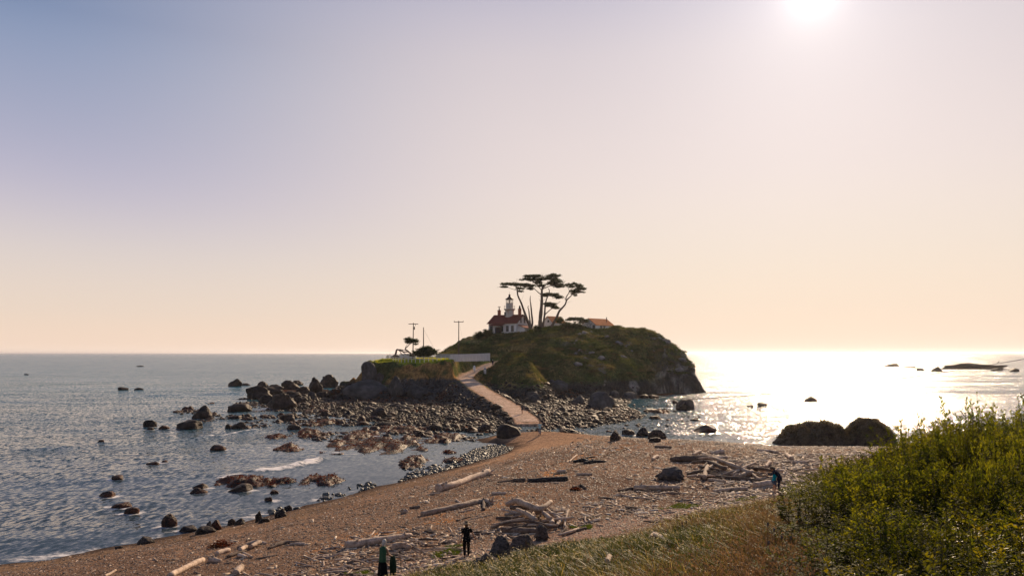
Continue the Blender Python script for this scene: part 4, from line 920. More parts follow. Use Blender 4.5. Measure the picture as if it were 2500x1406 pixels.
def shore_cobbles():
    """dark wet stones along the waterline of the beach, thick at the pebble bank"""
    g = np.random.default_rng(21); line = [W0(*p) for p in [(545, 1290), (620, 1268), (720, 1243), (830, 1212), (960, 1181), (1060, 1156), (1150, 1131), (1212, 1108)]]
    pts = []
    L = [math.dist(a, b) for a, b in zip(line, line[1:])]; tot = sum(L)
    for i in range(520):
        t = g.random() ** .6 * tot; k = 0
        while k < len(L) - 1 and t > L[k]: t -= L[k]; k += 1
        a, b = np.array(line[k]), np.array(line[k + 1]); p = a + (b - a) * t / L[k]; nrm = np.array([-(b - a)[1], (b - a)[0]]) / L[k]
        wd = .5 + 1.7 * (k / len(L)); p = p + nrm * abs(g.normal()) * wd + nrm * (-.15)
        if vn(p[0] * .35, p[1] * .35, 0, 9) < -.15 and k < 5: continue
        pts.append((*p, (.10 + .26 * g.random() ** 2.5)))
    bank = [W0(*p) for p in [(1130, 1124), (1168, 1098), (1205, 1088), (1240, 1094), (1232, 1106), (1180, 1124)]]
    n = 0
    while n < 900:
        x, y = g.uniform(-10, 1), g.uniform(86, 104)
        if sdist(np.array([x]), np.array([y]), bank)[0] > -.8: pts.append((x, y, .07 + .12 * g.random() ** 2)); n += 1
    pts.sort(key=lambda p: -p[2] / p[1])
    big = 130
    for i in range(big):
        x, y, s = pts[i]; o = bpy.data.objects.new('shore_cobble', with_mat(PROTO[i % 10], M_cob)); COL.objects.link(o)
        o.location = (x, y, gz(x, y) + s * .15); o.scale = (s * 1.3, s, s * .8); o.rotation_euler = (0, 0, g.uniform(0, 6)); tag(o, 'dark wet cobble lying along the waterline of the beach', 'cobble', 'cobbles along the waterline')
    Vs, Fs, b = [], [], 0
    vv = [np.array([v.co[:] for v in m_.vertices]) for m_ in PROTO_S]; ff = [np.array([list(p.vertices) for p in m_.polygons]) for m_ in PROTO_S]
    A = np.array(pts[big:]); hz = allh(A[:, 0], A[:, 1])
    for i, (x, y, s) in enumerate(A):
        v = vv[i % 8] * [s * 1.3, s, s * .8]; a = g.uniform(0, 6.28); c, s_ = math.cos(a), math.sin(a)
        v = v @ np.array([[c, s_, 0], [-s_, c, 0], [0, 0, 1]]) + [x, y, hz[i] + s * .2]; Vs.append(v); Fs.append(ff[i % 8] + b); b += len(v)
    tag(link('pebbles', npmesh('pebbles', np.concatenate(Vs), np.concatenate(Fs), True), None, M_cob), 'bank of small wet pebbles at the bend of the shore', 'pebbles', None, 'stuff')
shore_cobbles()
water()

# ------------------------------------------------------------------ plateau: fences, poles, trees, signs
def gi(x, y): return float(island_h(np.array([x]), np.array([y]))[0])
def pole(x, y, top, label, arm=True, lean=0, insul=False, box=False, rz=0):
    z = gi(x, y); t = empty('utility_pole', (x, y, z), rz, label, 'utility pole', 'utility poles on the island')
    hgt = top - z; MB().tube([(0, 0, -.6), (lean * .5, 0, hgt * .5), (lean, 0, hgt)], [.17, .14, .10], 10).build('pole', M_pole, t)
    if arm:
        MB().box(-1.35 + lean, 1.35 + lean, -.20, -.105, hgt - .42, hgt - .24).build('crossarm', M_pole, t)
        if insul:
            for a in (-1.25, 1.25): MB().tube([(a + lean, -.15, hgt - .238), (a + lean, -.15, hgt - .12), (a + lean, -.15, hgt + .05)], [.03, .09, .05], 8).build('insulator', M_dark_iron, t)
        else: MB().tube([(lean + .62, -.15, hgt - .421), (lean + .62, -.15, hgt - .8)], [.05, .08], 8).build('insulator', M_dark_iron, t)
    if box: MB().tube([(lean + .27, 0, hgt - 1.9), (lean + .27, 0, hgt - 1.1)], .16, 10).build('transformer', M_dark_iron, t)
    return t
def zz(X, y): return (X - CX) / F * y
def plateau():
    pole(zz(1008, 206), 206, GP(1008, 788, 206).z, 'leftmost utility pole, with a plain crossarm, on the grassy plateau', box=True, lean=.15)
    pole(zz(1034, 208), 208, GP(1034, 799, 208).z, 'bare pole without crossarm standing in a dark bush on the plateau', arm=False)
    pole(zz(1120, 207), 207, GP(1120, 783, 207).z, 'utility pole with insulators on its crossarm behind the white board fence', insul=True)
    def wire(a, b, sag, nm, lab, r=.012):
        P = [Vector(a).lerp(Vector(b), k / 24) - Vector((0, 0, sag * 4 * (k / 24) * (1 - k / 24))) for k in range(25)]
        tag(MB().tube(P, r, 5).build(nm, M_cable), lab, 'cable')
    a = GP(1034, 803, 208); b = Vector((zz(1073, 212), 212, gi(zz(1073, 212), 212) + .3)); wire(a, b, .1, 'guy_wire', 'thin guy wire slanting right from the bare pole', .02)
    a = GP(1121, 786, 207); b = Vector((zz(1138, 225), 225, gi(zz(1138, 225), 225) + .1)); wire(a, b, .05, 'guy_wire', 'faint guy wire slanting right from the pole behind the board fence')
    # low rail fence: open section and its return along the left edge
    t = empty('rail_fence', (-30, 199.5, 10.7), 0, 'white post and rail fence along the front edge of the plateau lawn', 'fence')
    def fence(t, pts, ph, n, rails=(1.0, .55)):
        P = []
        for k in range(n):
            u = k / (n - 1) * (len(pts) - 1); i = min(int(u), len(pts) - 2); q = u - i
            x = pts[i][0] * (1 - q) + pts[i + 1][0] * q; y = pts[i][1] * (1 - q) + pts[i + 1][1] * q; P.append(Vector((x, y, max(gi(x, y), 10.35) - .1)) - t.location)
        for p in P:
            o = MB().box(-.07, .07, -.07, .07, -.3, ph + .1).build('post', M_wood_white, t); o.location = p
        for h_ in rails:
            m_ = MB()
            for p, q in zip(P, P[1:]):
                d = q - p; nrm = Vector((d.y, -d.x, 0)).normalized() * .095
                m_.prism([p + nrm * .8 + Vector((0, 0, h_ * ph)), q + nrm * .8 + Vector((0, 0, h_ * ph)), q + nrm * .8 + Vector((0, 0, h_ * ph + .13)), p + nrm * .8 + Vector((0, 0, h_ * ph + .13))], nrm * .5, (0, 0, 0))
            m_.build('rail', M_wood_white, t)
    fence(t, [(zz(944, 210), 210), (zz(950, 205), 204.5), (zz(975, 200), 200), (zz(1010, 199), 199), (zz(1055, 199), 199), (zz(1097, 200), 200)], 1.05, 22)
    # solid board fence
    t = empty('board_fence', (zz(1098, 200), 200, 10.6), 0, 'white board fence right of the open rail fence', 'fence')
    x0, x1 = zz(1099, 200), zz(1196, 203); n = 60; m_ = MB()
    for k in range(n):
        u = k / n; x = x0 + (x1 - x0) * u - t.location.x; w = (x1 - x0) / n; y = 3 * u; zb = .02 + .25 * u + .0
        m_.box(x + .004, x + w - .004, y, y + .03, zb - .45, 1.50 + .42 * u)
    m_.build('boards', M_wood_white, t)
    for k in range(7):
        x = (x1 - x0) * k / 6; MB().box(x + x0 - t.location.x - .06, x + x0 - t.location.x + .06, 3 * k / 6 + .04, 3 * k / 6 + .16, -.4, 1.4 + .4 * k / 6).build('post', M_wood_white, t)
    t = empty('board_fence', (zz(1064, 212), 212, 10.7), 0, 'grey board fence set back behind the white board fence', 'fence')
    m_ = MB(); x0, x1 = zz(1064, 212), zz(1135, 214)
    for k in range(44):
        u = k / 44; x = (x1 - x0) * u; m_.box(x + .004, x + (x1 - x0) / 44 - .004, 2 * u, 2 * u + .03, -.5, 1.7 - .2 * u)
    m_.build('boards', mat("grey_board", (.30, .29, .28), (.45, .43, .41), 1.5, rough=.85, stretch=(3, 3, .4)), t)
    # parked trailer behind the rail fence
    t = empty('trailer', (zz(975, 208), 208, 10.6), R(4), 'low white trailer parked behind the rail fence on the plateau', 'trailer')
    b = MB(); b.prism([(0, 0, .35), (4.6, 0, .35), (4.6, 0, 1.35), (4.2, 0, 1.75), (.5, 0, 1.75), (0, 0, 1.2)], (0, 1.9, 0), (0, 0, 0)); b.build('body', M_white, t)
    MB().box(2.8, 4.0, -.03, -.003, 1.0, 1.5).build('window', M_glass, t)
    for x in (1.2, 3.5): MB().tube([(x, -.08, .33), (x, .15, .33)], .33, 14).build('wheel', M_dark_iron, t)
    t = empty('parked_car', (zz(953, 209), 209, 10.6), R(3), 'dark car parked at the left end of the plateau behind the fence', 'car')
    MB().prism([(0, 0, .3), (3.4, 0, .3), (3.4, 0, .85), (2.7, 0, .95), (2.2, 0, 1.4), (.8, 0, 1.4), (.2, 0, .95), (0, 0, .9)], (0, 1.6, 0), (0, 0, 0)).build('body', mat("car_paint", (.05, .06, .07), None, 1, rough=.25, spec=.6), t)
    MB().prism([(.95, -.02, .98), (2.5, -.02, .98), (2.1, -.02, 1.33), (.95, -.02, 1.33)], (0, .017, 0), (0, 0, 0)).build('window', M_glass, t)
    for x in (.7, 2.7): MB().tube([(x, -.06, .3), (x, .15, .3)], .3, 14).build('wheel', M_dark_iron, t)
    z = gi(zz(952, 205), 205); tag(MB().tube([(zz(952, 205), 205, z), (zz(951, 205), 205, z + 3.4)], [.03, .015], 6).build('flagpole', M_wood_white), 'thin white mast at the left end of the plateau', 'mast')
    # wind bent cypress and bush, photo coordinates through the second zoom
    def c2(px_, py_): return ((px_ / 5.857 + 850 - 1150) * 6.25, (py_ / 5.857 + 760 - 640) * 6.25)
    def pad2(x0, x1, a, b, *d): u, v = c2(x0, a); p, q = c2(x1, b); return (u, p, v, q, *d)
    tree('cypress_tree', 'wind bent cypress sweeping right in front of the leftmost utility pole', c2(935, 620), 203.5,
         [([c2(945, 640), c2(890, 600), c2(850, 560), (c2(815, 540)), c2(850, 500), c2(880, 470), c2(930, 440)], .22, .07)],
         [([c2(820, 545), c2(818, 515), c2(840, 480), c2(850, 440)], .09, .04), ([c2(880, 470), c2(900, 440), c2(960, 430)], .06, .03), ([c2(850, 560), c2(790, 555), c2(740, 560)], .08, .03)],
         [pad2(820, 910, 378, 425), pad2(825, 940, 395, 445, .5), pad2(870, 985, 395, 450), pad2(825, 880, 430, 462), pad2(900, 995, 420, 445, .5), pad2(950, 975, 464, 474)], 51, dens=30, size=.3)
    tree('dead_trunk', 'fallen twisted grey trunk with tangled limbs at the left end of the plateau', c2(680, 640), 202,
         [([c2(668, 650), c2(682, 600), c2(695, 550), c2(730, 553), c2(800, 580), c2(860, 585), c2(930, 625)], .34, .10)],
         [([c2(700, 550), c2(750, 545), c2(820, 560), c2(870, 575)], .14, .06), ([c2(730, 560), c2(760, 600), c2(800, 640)], .12, .05), ([c2(760, 560), c2(800, 595), c2(870, 630)], .1, .05), ([c2(820, 560), c2(880, 580), c2(940, 612)], .1, .04), ([c2(760, 590), c2(735, 620), c2(725, 645)], .08, .04)], None, 52, 'dead tree')
    tree('plateau_bush', 'wide dark feathery bush around the foot of the bare pole', c2(1090, 650), 206.5, [([c2(1090, 655), c2(1095, 600), c2(1110, 540)], .12, .05)], None,
         [pad2(945, 1180, 560, 655), pad2(990, 1240, 530, 640), pad2(1060, 1200, 505, 560), pad2(1120, 1255, 545, 620), pad2(1020, 1090, 530, 560)], 53, 'bush', None, M_needle, 60, .3)
    # signs by the path
    x, y = zz(1184, 201), 201; z = gi(x, y)
    t = empty('path_sign', (x, y, z), 0, 'tall white sign board beside the upper path', 'sign')
    MB().box(-.32, .32, -.04, .04, .25, 1.95).build('panel', M_wood_white, t)
    for q in (-.26, .26): MB().box(q - .04, q + .04, .041, .12, -.4, 1.9).build('post', M_pole, t)
    MB().prism([(-.22, -.046, 1.5), (.22, -.046, 1.5), (.22, -.046, 1.62), (0, -.046, 1.85), (-.22, -.046, 1.62)], (0, .005, 0), (0, 0, 0)).build('symbol', M_blue, t)
    x, y = zz(1158, 198.5), 198.5; z = max(gi(x, y), GP(1158, 906, 198.5).z)
    tag(MB().lathe([(.05, 0), (.28, .25), (.36, .75), (.30, 1.3), (.12, 1.6), (.04, 1.65)], 12, (x, y, z - .1)).build('marker_buoy', M_white, None, True), 'white egg shaped marker on the grassy slope below the board fence', 'marker')
    x = zz(1150, 198); z = gi(x, 198); tag(MB().box(x - .75, x + .75, 197.9, 198.1, z - .05, z + .18).build('board', M_wood_white), 'white plank lying on the slope beside the egg shaped marker', 'plank')
    x, y = zz(1237, 216), 216; z = gi(x, y)
    t = empty('information_board', (x, y, z), 0, 'pale tilted information board where the path reaches the hill', 'sign')
    MB().prism([(-.55, 0, .9), (.55, 0, .9), (.55, .35, 1.5), (-.55, .35, 1.5)], (0, -.03, -.05), (0, 0, 0)).build('panel', M_wood_white, t)
    for q in (-.45, .45): MB().box(q - .04, q + .04, .1, .18, -.3, .98).build('post', M_pole, t)
    # masonry stub on the skyline above the back fence, with the sandy track
    x, y = zz(1075, 226), 226; z = gi(x, y); tag(MB().lathe([(.5, -.3), (.45, .5), (.5, .55), (.42, .9)], 8, (x, y, z)).build('gate_pillar', M_rock_dry), 'small stone pillar on the skyline at the end of the guy wire', 'pillar')
plateau()
def shore_cable():
    A = Vector((-13.6, 198.6, 10.5)); B = Vector((44.5, 52, 13.6)); P = []
    for k in range(121):
        s = k / 120; p = A.lerp(B, s); p.z -= 28.2 * s * (1 - s) + .0; P.append(p)
    tag(MB().tube(P, .022, 5).build('overhead_cable', M_cable), 'long sagging overhead cable from the plateau across the water to the right edge', 'cable')
    t = empty('utility_pole', (44.5, 52, gz(44.5, 52)), 0, 'utility pole on the shore just outside the right edge holding the cable', 'utility pole'); MB().tube([(0, 0, -.5), (0, 0, 13.75 - t.location.z)], [.18, .12], 10).build('pole', M_pole, t)
    p = P[min(range(121), key=lambda i: abs(P[i].x / P[i].y * F + CX - 2440))]
    b = empty('bird', p + Vector((0, 0, .02)), .3, 'small dark bird perched on the overhead cable near the right edge', 'bird')
    MB().tube([(-.14, 0, .02), (-.07, 0, .06), (0, 0, .10), (.06, 0, .16), (.09, 0, .22), (.13, 0, .22), (.17, 0, .215)], [.015, .025, .055, .05, .035, .03, .006], 10).build('body', M_cable, b, True)
    MB().tube([(-.04, .03, .09), (-.12, .04, .04), (-.2, .03, -.02)], [.03, .03, .008], 6).build('wing', M_dark_iron, b); b.scale = (.7, .7, .7)
shore_cable()

# ------------------------------------------------------------------ driftwood
def log_me(pts, rad, seed=0, knots=3, root=False, name='log', seg=12):
    """bent tapering trunk; knots and an optional flared root end joined in one mesh"""
    g = random.Random(seed); m_ = MB(); n = len(pts); Q, Rr = [], []
    for i in range(n - 1):
        p0, p1, p2, p3 = [Vector(pts[min(max(j, 0), n - 1)]) for j in (i - 1, i, i + 1, i + 2)]
        for k in range(5):
            t = k / 5; Q.append(.5 * ((2 * p1) + (p2 - p0) * t + (2 * p0 - 5 * p1 + 4 * p2 - p3) * t * t + (3 * p1 - p0 - 3 * p2 + p3) * t ** 3)); Rr.append(rad[i] * (1 - t) + rad[i + 1] * t)
    Q.append(Vector(pts[-1])); Rr.append(rad[-1])
    Q = [Q[0].lerp(Q[1], .0)] + Q[1:]; ends = (Q[0] - (Q[1] - Q[0]).normalized() * Rr[0] * .12, Q[-1] + (Q[-1] - Q[-2]).normalized() * Rr[-1] * .15)
    m_.tube([ends[0]] + Q + [ends[1]], [Rr[0] * .75] + Rr + [Rr[-1] * .7], seg, .30, seed * 3.1)
    d = (Q[-1] - Q[0]).normalized()
    for k in range(knots):
        i = g.randrange(1, len(Q) - 2); r_ = Rr[i]; u = Vector((g.uniform(-.6, .6), g.uniform(-1, .3), g.uniform(.3, 1))).normalized(); u = (u - d * u.dot(d)).normalized()
        m_.tube([Q[i] + u * r_ * .6, Q[i] + u * r_ * 1.25 + d * r_ * .2, Q[i] + u * r_ * (1.35 + g.random() * .5) + d * r_ * .35], [r_ * .42, r_ * .28, r_ * .16], 7, .2, k)
    if root:
        e = Q[-1]; r_ = Rr[-1]
        for k in range(6):
            a = 2 * math.pi * k / 6 + g.random() * .6; s_ = d.cross(Vector((0, 0, 1))).normalized(); u = s_ * math.cos(a) + d.cross(s_) * math.sin(a); 
            if (e + u * r_ * 1.6).z < e.z - r_ * 1.0: u.z *= .3
            L_ = r_ * g.uniform(1.1, 2.3); m_.tube([e - d * r_ * .5, e + u * r_ * .7 + d * r_ * .4, e + u * L_ + d * r_ * g.uniform(.5, 1.1)], [r_ * .6, r_ * .42, r_ * .10], 7, .3, k)
    return m_.mesh(name, True)
DRIFT = []
def log(pix, rpx, label, mt=None, lift=0, seed=0, knots=2, root=False, name='driftwood_log', cat='driftwood log', group=None, seg=12):
    P = [G(X, Y) for X, Y, *q in pix]; s = np.mean([p.y for p in P]) / F
    rr = [r_ * s for r_ in (rpx if hasattr(rpx, '__len__') else [rpx] * len(pix))]
    n = len(P)
    if n == 2: mid = P[0].lerp(P[1], .5) + Vector((0, (P[1] - P[0]).length * .02, 0)); mid.z = gz(mid.x, mid.y); P.insert(1, mid); rr.insert(1, (rr[0] + rr[1]) / 2 * 1.04); pix = [pix[0], (0, 0, (((pix[0] + (0,))[2]) + ((pix[1] + (0,))[2])) / 2), pix[1]]
    c = P[0].copy(); pts = []
    for p, r_, q in zip(P, rr, pix): pts.append(p - c + Vector((0, 0, r_ * .75 + lift + (q[2] if len(q) > 2 else 0))))
    o = link(name, log_me(pts, rr, seed, knots, root, 'log', seg), None, mt or M_drift); o.location = c
    tag(o, label, cat, group); DRIFT.append((c.x, c.y)); return o
for i, a in enumerate([
 ([(1068, 1200), (1105, 1190), (1150, 1173), (1192, 1160)], [10, 8.5, 8, 9], 'big pale log with upturned root end, nearest the waterline', None, 0, 3, True),
 ([(1030, 1259), (1070, 1251), (1130, 1238), (1170, 1227)], [6, 7, 7, 6.5], 'long smooth curved grey log in the middle of the beach', None, 0, 0, False),
 ([(1168, 1228), (1186, 1226), (1198, 1232)], [6, 6, 7], 'broken white end piece of the long smooth curved log', None, 0, 1, True),
 ([(1181, 1246), (1181, 1226)], [3.5, 4], 'reddish stub of wood leaning under the end of the curved log', M_drift_dark, 0, 0, False),
 ([(1120, 1252), (1160, 1243)], [1.8, 1.5], 'thin pale stick beside the long curved log', None, 0, 0, False),
 ([(845, 1339), (890, 1332), (950, 1322), (1004, 1311)], [10, 10, 9, 6], 'thick pinkish log behind the woman in the green top', None, 0, 3, False),
 ([(958, 1342), (985, 1338), (1000, 1340)], [9, 8, 6], 'short broken log just right of the woman in the green top', None, 0, 2, False),
 ([(415, 1410), (455, 1390), (494, 1371)], [7, 7, 7], 'pale log running up from the bottom edge at lower left', None, 0, 1, False),
 ([(512, 1372), (538, 1373)], [7, 5], 'short blunt white log end beside the pale log at lower left', None, 0, 0, False),
 ([(528, 1356), (558, 1347)], [6, 6.5], 'stubby log with cut end in the lower left cluster', None, 0, 0, False),
 ([(556, 1362), (588, 1350), (600, 1346)], [4, 4.5, 3], 'brown stick log leading right in the lower left cluster', M_drift_dark, 0, 1, False),
 ([(586, 1350), (600, 1341)], [5, 5], 'short thick chunk in the middle of the lower left cluster', None, .1, 0, False),
 ([(583, 1358), (602, 1363)], [5, 4], 'low chunk at the front of the lower left cluster', None, 0, 0, False),
 ([(594, 1352), (616, 1362)], [3.5, 3], 'pale split piece at the right front of the lower left cluster', None, 0, 0, False),
 ([(580, 1340), (610, 1338)], [4, 4], 'grey piece lying flat under the raised chunk', M_drift_dark, 0, 0, False),
 ([(612, 1342), (635, 1330)], [5, 5], 'raised pale chunk at the top of the lower left cluster', None, .1, 0, False),
 ([(600, 1331), (625, 1326), (652, 1328)], [3, 5, 2.5], 'forked grey branch behind the lower left cluster', None, 0, 3, False),
 ([(655, 1341), (680, 1332), (700, 1327), (738, 1325)], [3, 5, 5, 2.5], 'long dark driftwood branch pointing right at lower left', M_drift_dark, 0, 1, False),
 ([(708, 1330), (745, 1329)], [3, 3], 'short grey stick at the tip of the dark branch', None, 0, 0, False),
 ([(1386, 1172), (1340, 1174), (1296, 1176), (1290, 1176)], [5.5, 5.5, 5, 4.5], 'charred black log lying level in the middle of the beach', M_char, 0, 1, False),
 ([(1214, 1178), (1250, 1175), (1255, 1175)], [1.6, 2.5, 2.5], 'thin dark pole left of the charred log', M_drift_dark, 0, 0, False),
 ([(1252, 1176), (1283, 1174)], [4.5, 4.5], 'short dark log touching the left end of the charred one', M_drift_dark, 0, 0, False),
 ([(1638, 1125), (1665, 1127), (1700, 1127), (1730, 1124)], [4.5, 8, 8, 6.5], 'large dark boat shaped log at the upper right of the beach', M_drift_dark, .05, 1, False),
 ([(1692, 1114), (1710, 1106)], [3, 3.5], 'pale stick poking up behind the boat shaped log', None, .1, 0, False),
 ([(1593, 1125), (1605, 1118)], [3.5, 4.5], 'small pale block standing on open gravel', None, .05, 0, False),
 ([(1600, 1093), (1638, 1095)], [3.5, 3.5], 'small dark log close to the far edge of the beach', M_drift_dark, 0, 0, False),
 ([(1735, 1110), (1765, 1108)], [4, 7], 'pale stump lump right of the boat shaped log', None, 0, 1, False),
 ([(1730, 1123), (1775, 1120)], [3, 4], 'flat pale slab right of the boat shaped log', None, 0, 0, False),
 ([(1765, 1135), (1800, 1132)], [5, 5], 'dark broken log above the big pile on the right', M_drift_dark, 0, 2, False),
 ([(1548, 1196), (1580, 1196), (1620, 1196), (1658, 1194)], [7, 7.5, 7, 5], 'knotty log with pale top and dark underside', None, 0, 6, False),
 ([(1510, 1199), (1545, 1195)], [3, 4], 'low grey log left of the knotty log', M_drift_dark, 0, 0, False),
 ([(1742, 1203), (1790, 1198)], [4, 5.5], 'left half of a broken pale log behind the grass', None, 0, 1, False),
 ([(1790, 1200), (1824, 1197)], [5.5, 5.5], 'right half of a broken pale log behind the grass', None, 0, 0, False),
 ([(1842, 1190), (1892, 1186)], [8, 8.5], 'thick short log with cut end beside the adult and child', None, 0, 0, False),
 ([(1835, 1193), (1868, 1196)], [1.5, 1.2], 'thin twig in front of the thick short log', None, 0, 0, False),
 ([(1711, 1153), (1712, 1164), (1722, 1172)], [4, 5, 5.5], 'dark butt end at the left of the big pile', M_drift_dark, 0, 0, False),
 ([(1722, 1158, .1), (1760, 1146, .35), (1800, 1158, .25), (1830, 1166, .1)], [3.5, 6, 7, 6], 'longest bowed log on top of the big pile', None, .1, 2, False),
 ([(1705, 1129, .1), (1740, 1140, .5), (1790, 1158, .4), (1815, 1162, .2)], [2, 3.5, 4.5, 4.5], 'slanting log with thin raised tip across the big pile', None, .2, 1, False),
 ([(1690, 1140, .2), (1730, 1146, .4), (1770, 1160, .3)], [3.5, 5, 5], 'dark slanting log on the left of the big pile', M_drift_dark, .1, 1, False),
 ([(1720, 1173), (1727, 1152, .3)], [5.5, 4.5], 'pale upright block leaning on the front of the big pile', None, .1, 0, False),
 ([(1690, 1163), (1780, 1170), (1850, 1177), (1890, 1176)], [4, 5, 5, 3], 'long low dark beam along the front of the big pile', M_drift_dark, 0, 0, False),
 ([(1730, 1173), (1770, 1179)], [3.5, 4], 'short pale beam end sticking out in front of the big pile', None, 0, 0, False),
 ([(1788, 1166, .1), (1815, 1158, .35), (1845, 1148, .5)], [3, 3.5, 3], 'pale stick rising to the right over the big pile', None, .1, 0, False),
 ([(1845, 1150), (1880, 1154), (1912, 1155)], [4, 4, 4], 'straight log behind the adult and child', None, .1, 0, False),
 ([(1780, 1143), (1830, 1150), (1850, 1152)], [4, 5, 4], 'dark log at the back of the big pile', M_drift_dark, .1, 0, False),
 ([(1803, 1170), (1835, 1161)], [5, 7], 'wide split chunk at the right of the big pile', None, .1, 1, False),
 ([(1828, 1158, .2), (1855, 1172)], [3, 3], 'pale stick slanting down at the right end of the big pile', None, 0, 0, False),
 ([(1852, 1172), (1886, 1168)], [2.5, 2.5], 'thin bowed branch right of the big pile', None, .05, 0, False),
 ([(1700, 1162, .1), (1728, 1146, .4)], [3.5, 3], 'crossed dark stick on the left of the big pile', M_drift_dark, .1, 0, False),
 ([(1848, 1102), (1880, 1104)], [3.5, 4], 'small pale log near the far beach edge, left one', None, 0, 0, False),
 ([(1882, 1104), (1896, 1108)], [4, 4], 'small pale log near the far beach edge, right one', None, 0, 0, False),
 ([(1920, 1110), (1932, 1124)], [3.5, 5.5], 'pale log pointing at the camera right of the far logs', None, 0, 0, False),
 ([(1888, 1134), (1915, 1130), (1930, 1128)], [2, 3, 2.5], 'thin pale branch above the adult and child', None, 0, 1, False),
 ([(1936, 1132), (1972, 1131)], [4.5, 4], 'grey level log in front of the bushy rock', None, 0, 0, False),
 ([(1870, 1144), (1880, 1134)], [3, 5], 'pale upright stump near the adult and child', None, .1, 0, False),
 ([(2060, 1147), (2110, 1138), (2170, 1127)], [4, 4.5, 3.5], 'long pale log half hidden by the shrubs on the right', None, 0, 1, False),
 ([(1390, 1129), (1408, 1113)], [1.5, 2], 'thin pale board left of the fire pit', None, .05, 0, False),
 ([(1400, 1130), (1425, 1127), (1440, 1131)], [3, 4.5, 3], 'charred knot of wood in the fire pit', M_char, .05, 3, False),
 ([(1425, 1132), (1452, 1129), (1478, 1128)], [3, 4, 2.5], 'charred stick pointing right from the fire pit', M_char, 0, 1, False),
 ([(1430, 1124), (1452, 1121)], [2, 2], 'upper charred stick of the fire pit', M_char, .2, 0, False),
 ([(1360, 1152), (1382, 1151)], [3, 3], 'small grey log below the fire pit, upper one', None, 0, 0, False),
 ([(1352, 1158), (1384, 1155)], [2, 2], 'thin dark stick below the fire pit, lower one', M_drift_dark, 0, 0, False),
 ([(1408, 1160), (1445, 1160)], [3.5, 3], 'flat grey slab on open gravel', None, 0, 0, False),
 ([(1398, 1192), (1420, 1188), (1430, 1194)], [3, 4, 3], 'dark root fragment in the middle of the gravel', M_drift_dark, 0, 2, False),
 ([(1200, 1207), (1236, 1206)], [3.5, 3.5], 'small straight log with a white stone at its tip', None, 0, 0, False),
 # pile above the stumps
 ([(1237, 1254, .2), (1262, 1256, .45), (1290, 1268, .45), (1318, 1272, .35), (1345, 1258, .5)], [6, 8, 8, 7, 5], 'thick S-curved log lying on top of the front pile', None, .25, 1, False),
 ([(1310, 1258, .3), (1330, 1275, .2), (1345, 1282, .1)], [5, 5.5, 5], 'log slanting down right under the curved one', None, .2, 1, False),
 ([(1262, 1270, .4), (1290, 1282, .3), (1308, 1290, .15)], [4, 6.5, 6.5], 'bright forked log slanting across the front pile', None, .2, 2, False),
 ([(1228, 1300), (1270, 1302), (1310, 1300)], [8, 8.5, 7], 'dark level log at the base of the front pile', M_drift_dark, 0, 1, False),
 ([(1300, 1296), (1345, 1292), (1362, 1288)], [4, 4, 3], 'brown beam across the right of the front pile', M_drift_dark, .1, 0, False),
 ([(1338, 1266, .3), (1368, 1280, .1)], [4.5, 5], 'grey log slanting down at the right of the front pile', None, .1, 1, False),
 ([(1340, 1274), (1350, 1286)], [6, 6], 'short stubby block in the front pile', None, .1, 0, False),
 ([(1232, 1284), (1260, 1288)], [5, 6], 'grey block low on the left of the front pile', M_drift_dark, 0, 0, False),
 ([(1246, 1276), (1262, 1274)], [5, 5], 'dark chunk inside the front pile', M_drift_dark, .2, 0, False),
 ([(1330, 1254, .2), (1318, 1262, .3), (1300, 1256, .4)], [3, 4, 3], 'twisted pale branch behind the curved log', None, .1, 3, False),
 ([(1365, 1310), (1395, 1302), (1412, 1294)], [3, 4, 3], 'pale board at the right end of the front pile', None, .05, 0, False),
 ([(1378, 1292), (1386, 1270, .4)], [2.5, 2.5], 'upright stick at the right end of the front pile', None, .1, 0, False),
 ([(1385, 1304), (1430, 1292)], [2.5, 4], 'dark slat right of the front pile', M_drift_dark, 0, 0, False),
 ([(1150, 1268), (1178, 1262), (1205, 1256)], [1.5, 1.5, 1.2], 'thin bright stick above the woman in the straw hat', None, 0, 0, False),
 ([(1115, 1272), (1150, 1262)], [2, 1.5], 'flat brown board above left of the straw hat', M_drift_dark, 0, 0, False),
 ([(1036, 1300), (1066, 1299)], [3.5, 3], 'dark bark piece left of the woman in the straw hat', M_drift_dark, 0, 0, False),
 ([(1000, 1242), (1026, 1239)], [3, 3.5], 'low brown log above the long curved log', M_drift_dark, 0, 0, False),
 ([(980, 1252), (994, 1252)], [5, 5], 'small rooty stump with bright top', None, 0, 4, False),
 ([(1482, 1405), (1488, 1392)], [6, 7], 'pale stump top showing in the grass at the bottom edge', None, .3, 0, False),
 ([(1588, 1328), (1598, 1322), (1620, 1330)], [5, 6, 4], 'pale rotten log sticking out of the grass', None, .2, 2, False),
 ([(575, 1404), (588, 1392)], [8, 9], 'round white log end at the bottom edge', None, 0, 0, False),
 ([(255, 1408), (282, 1394)], [3, 3], 'thin pale stick at the bottom left edge', None, 0, 0, False),
 ([(1885, 1222), (1910, 1214), (1948, 1214)], [9, 8, 9], 'weathered grey stump log at the edge of the grass below the adult and child', None, 0, 4, True)]):
    log(a[0], a[1], a[2], a[3], a[4], i + 1, a[5], a[6])
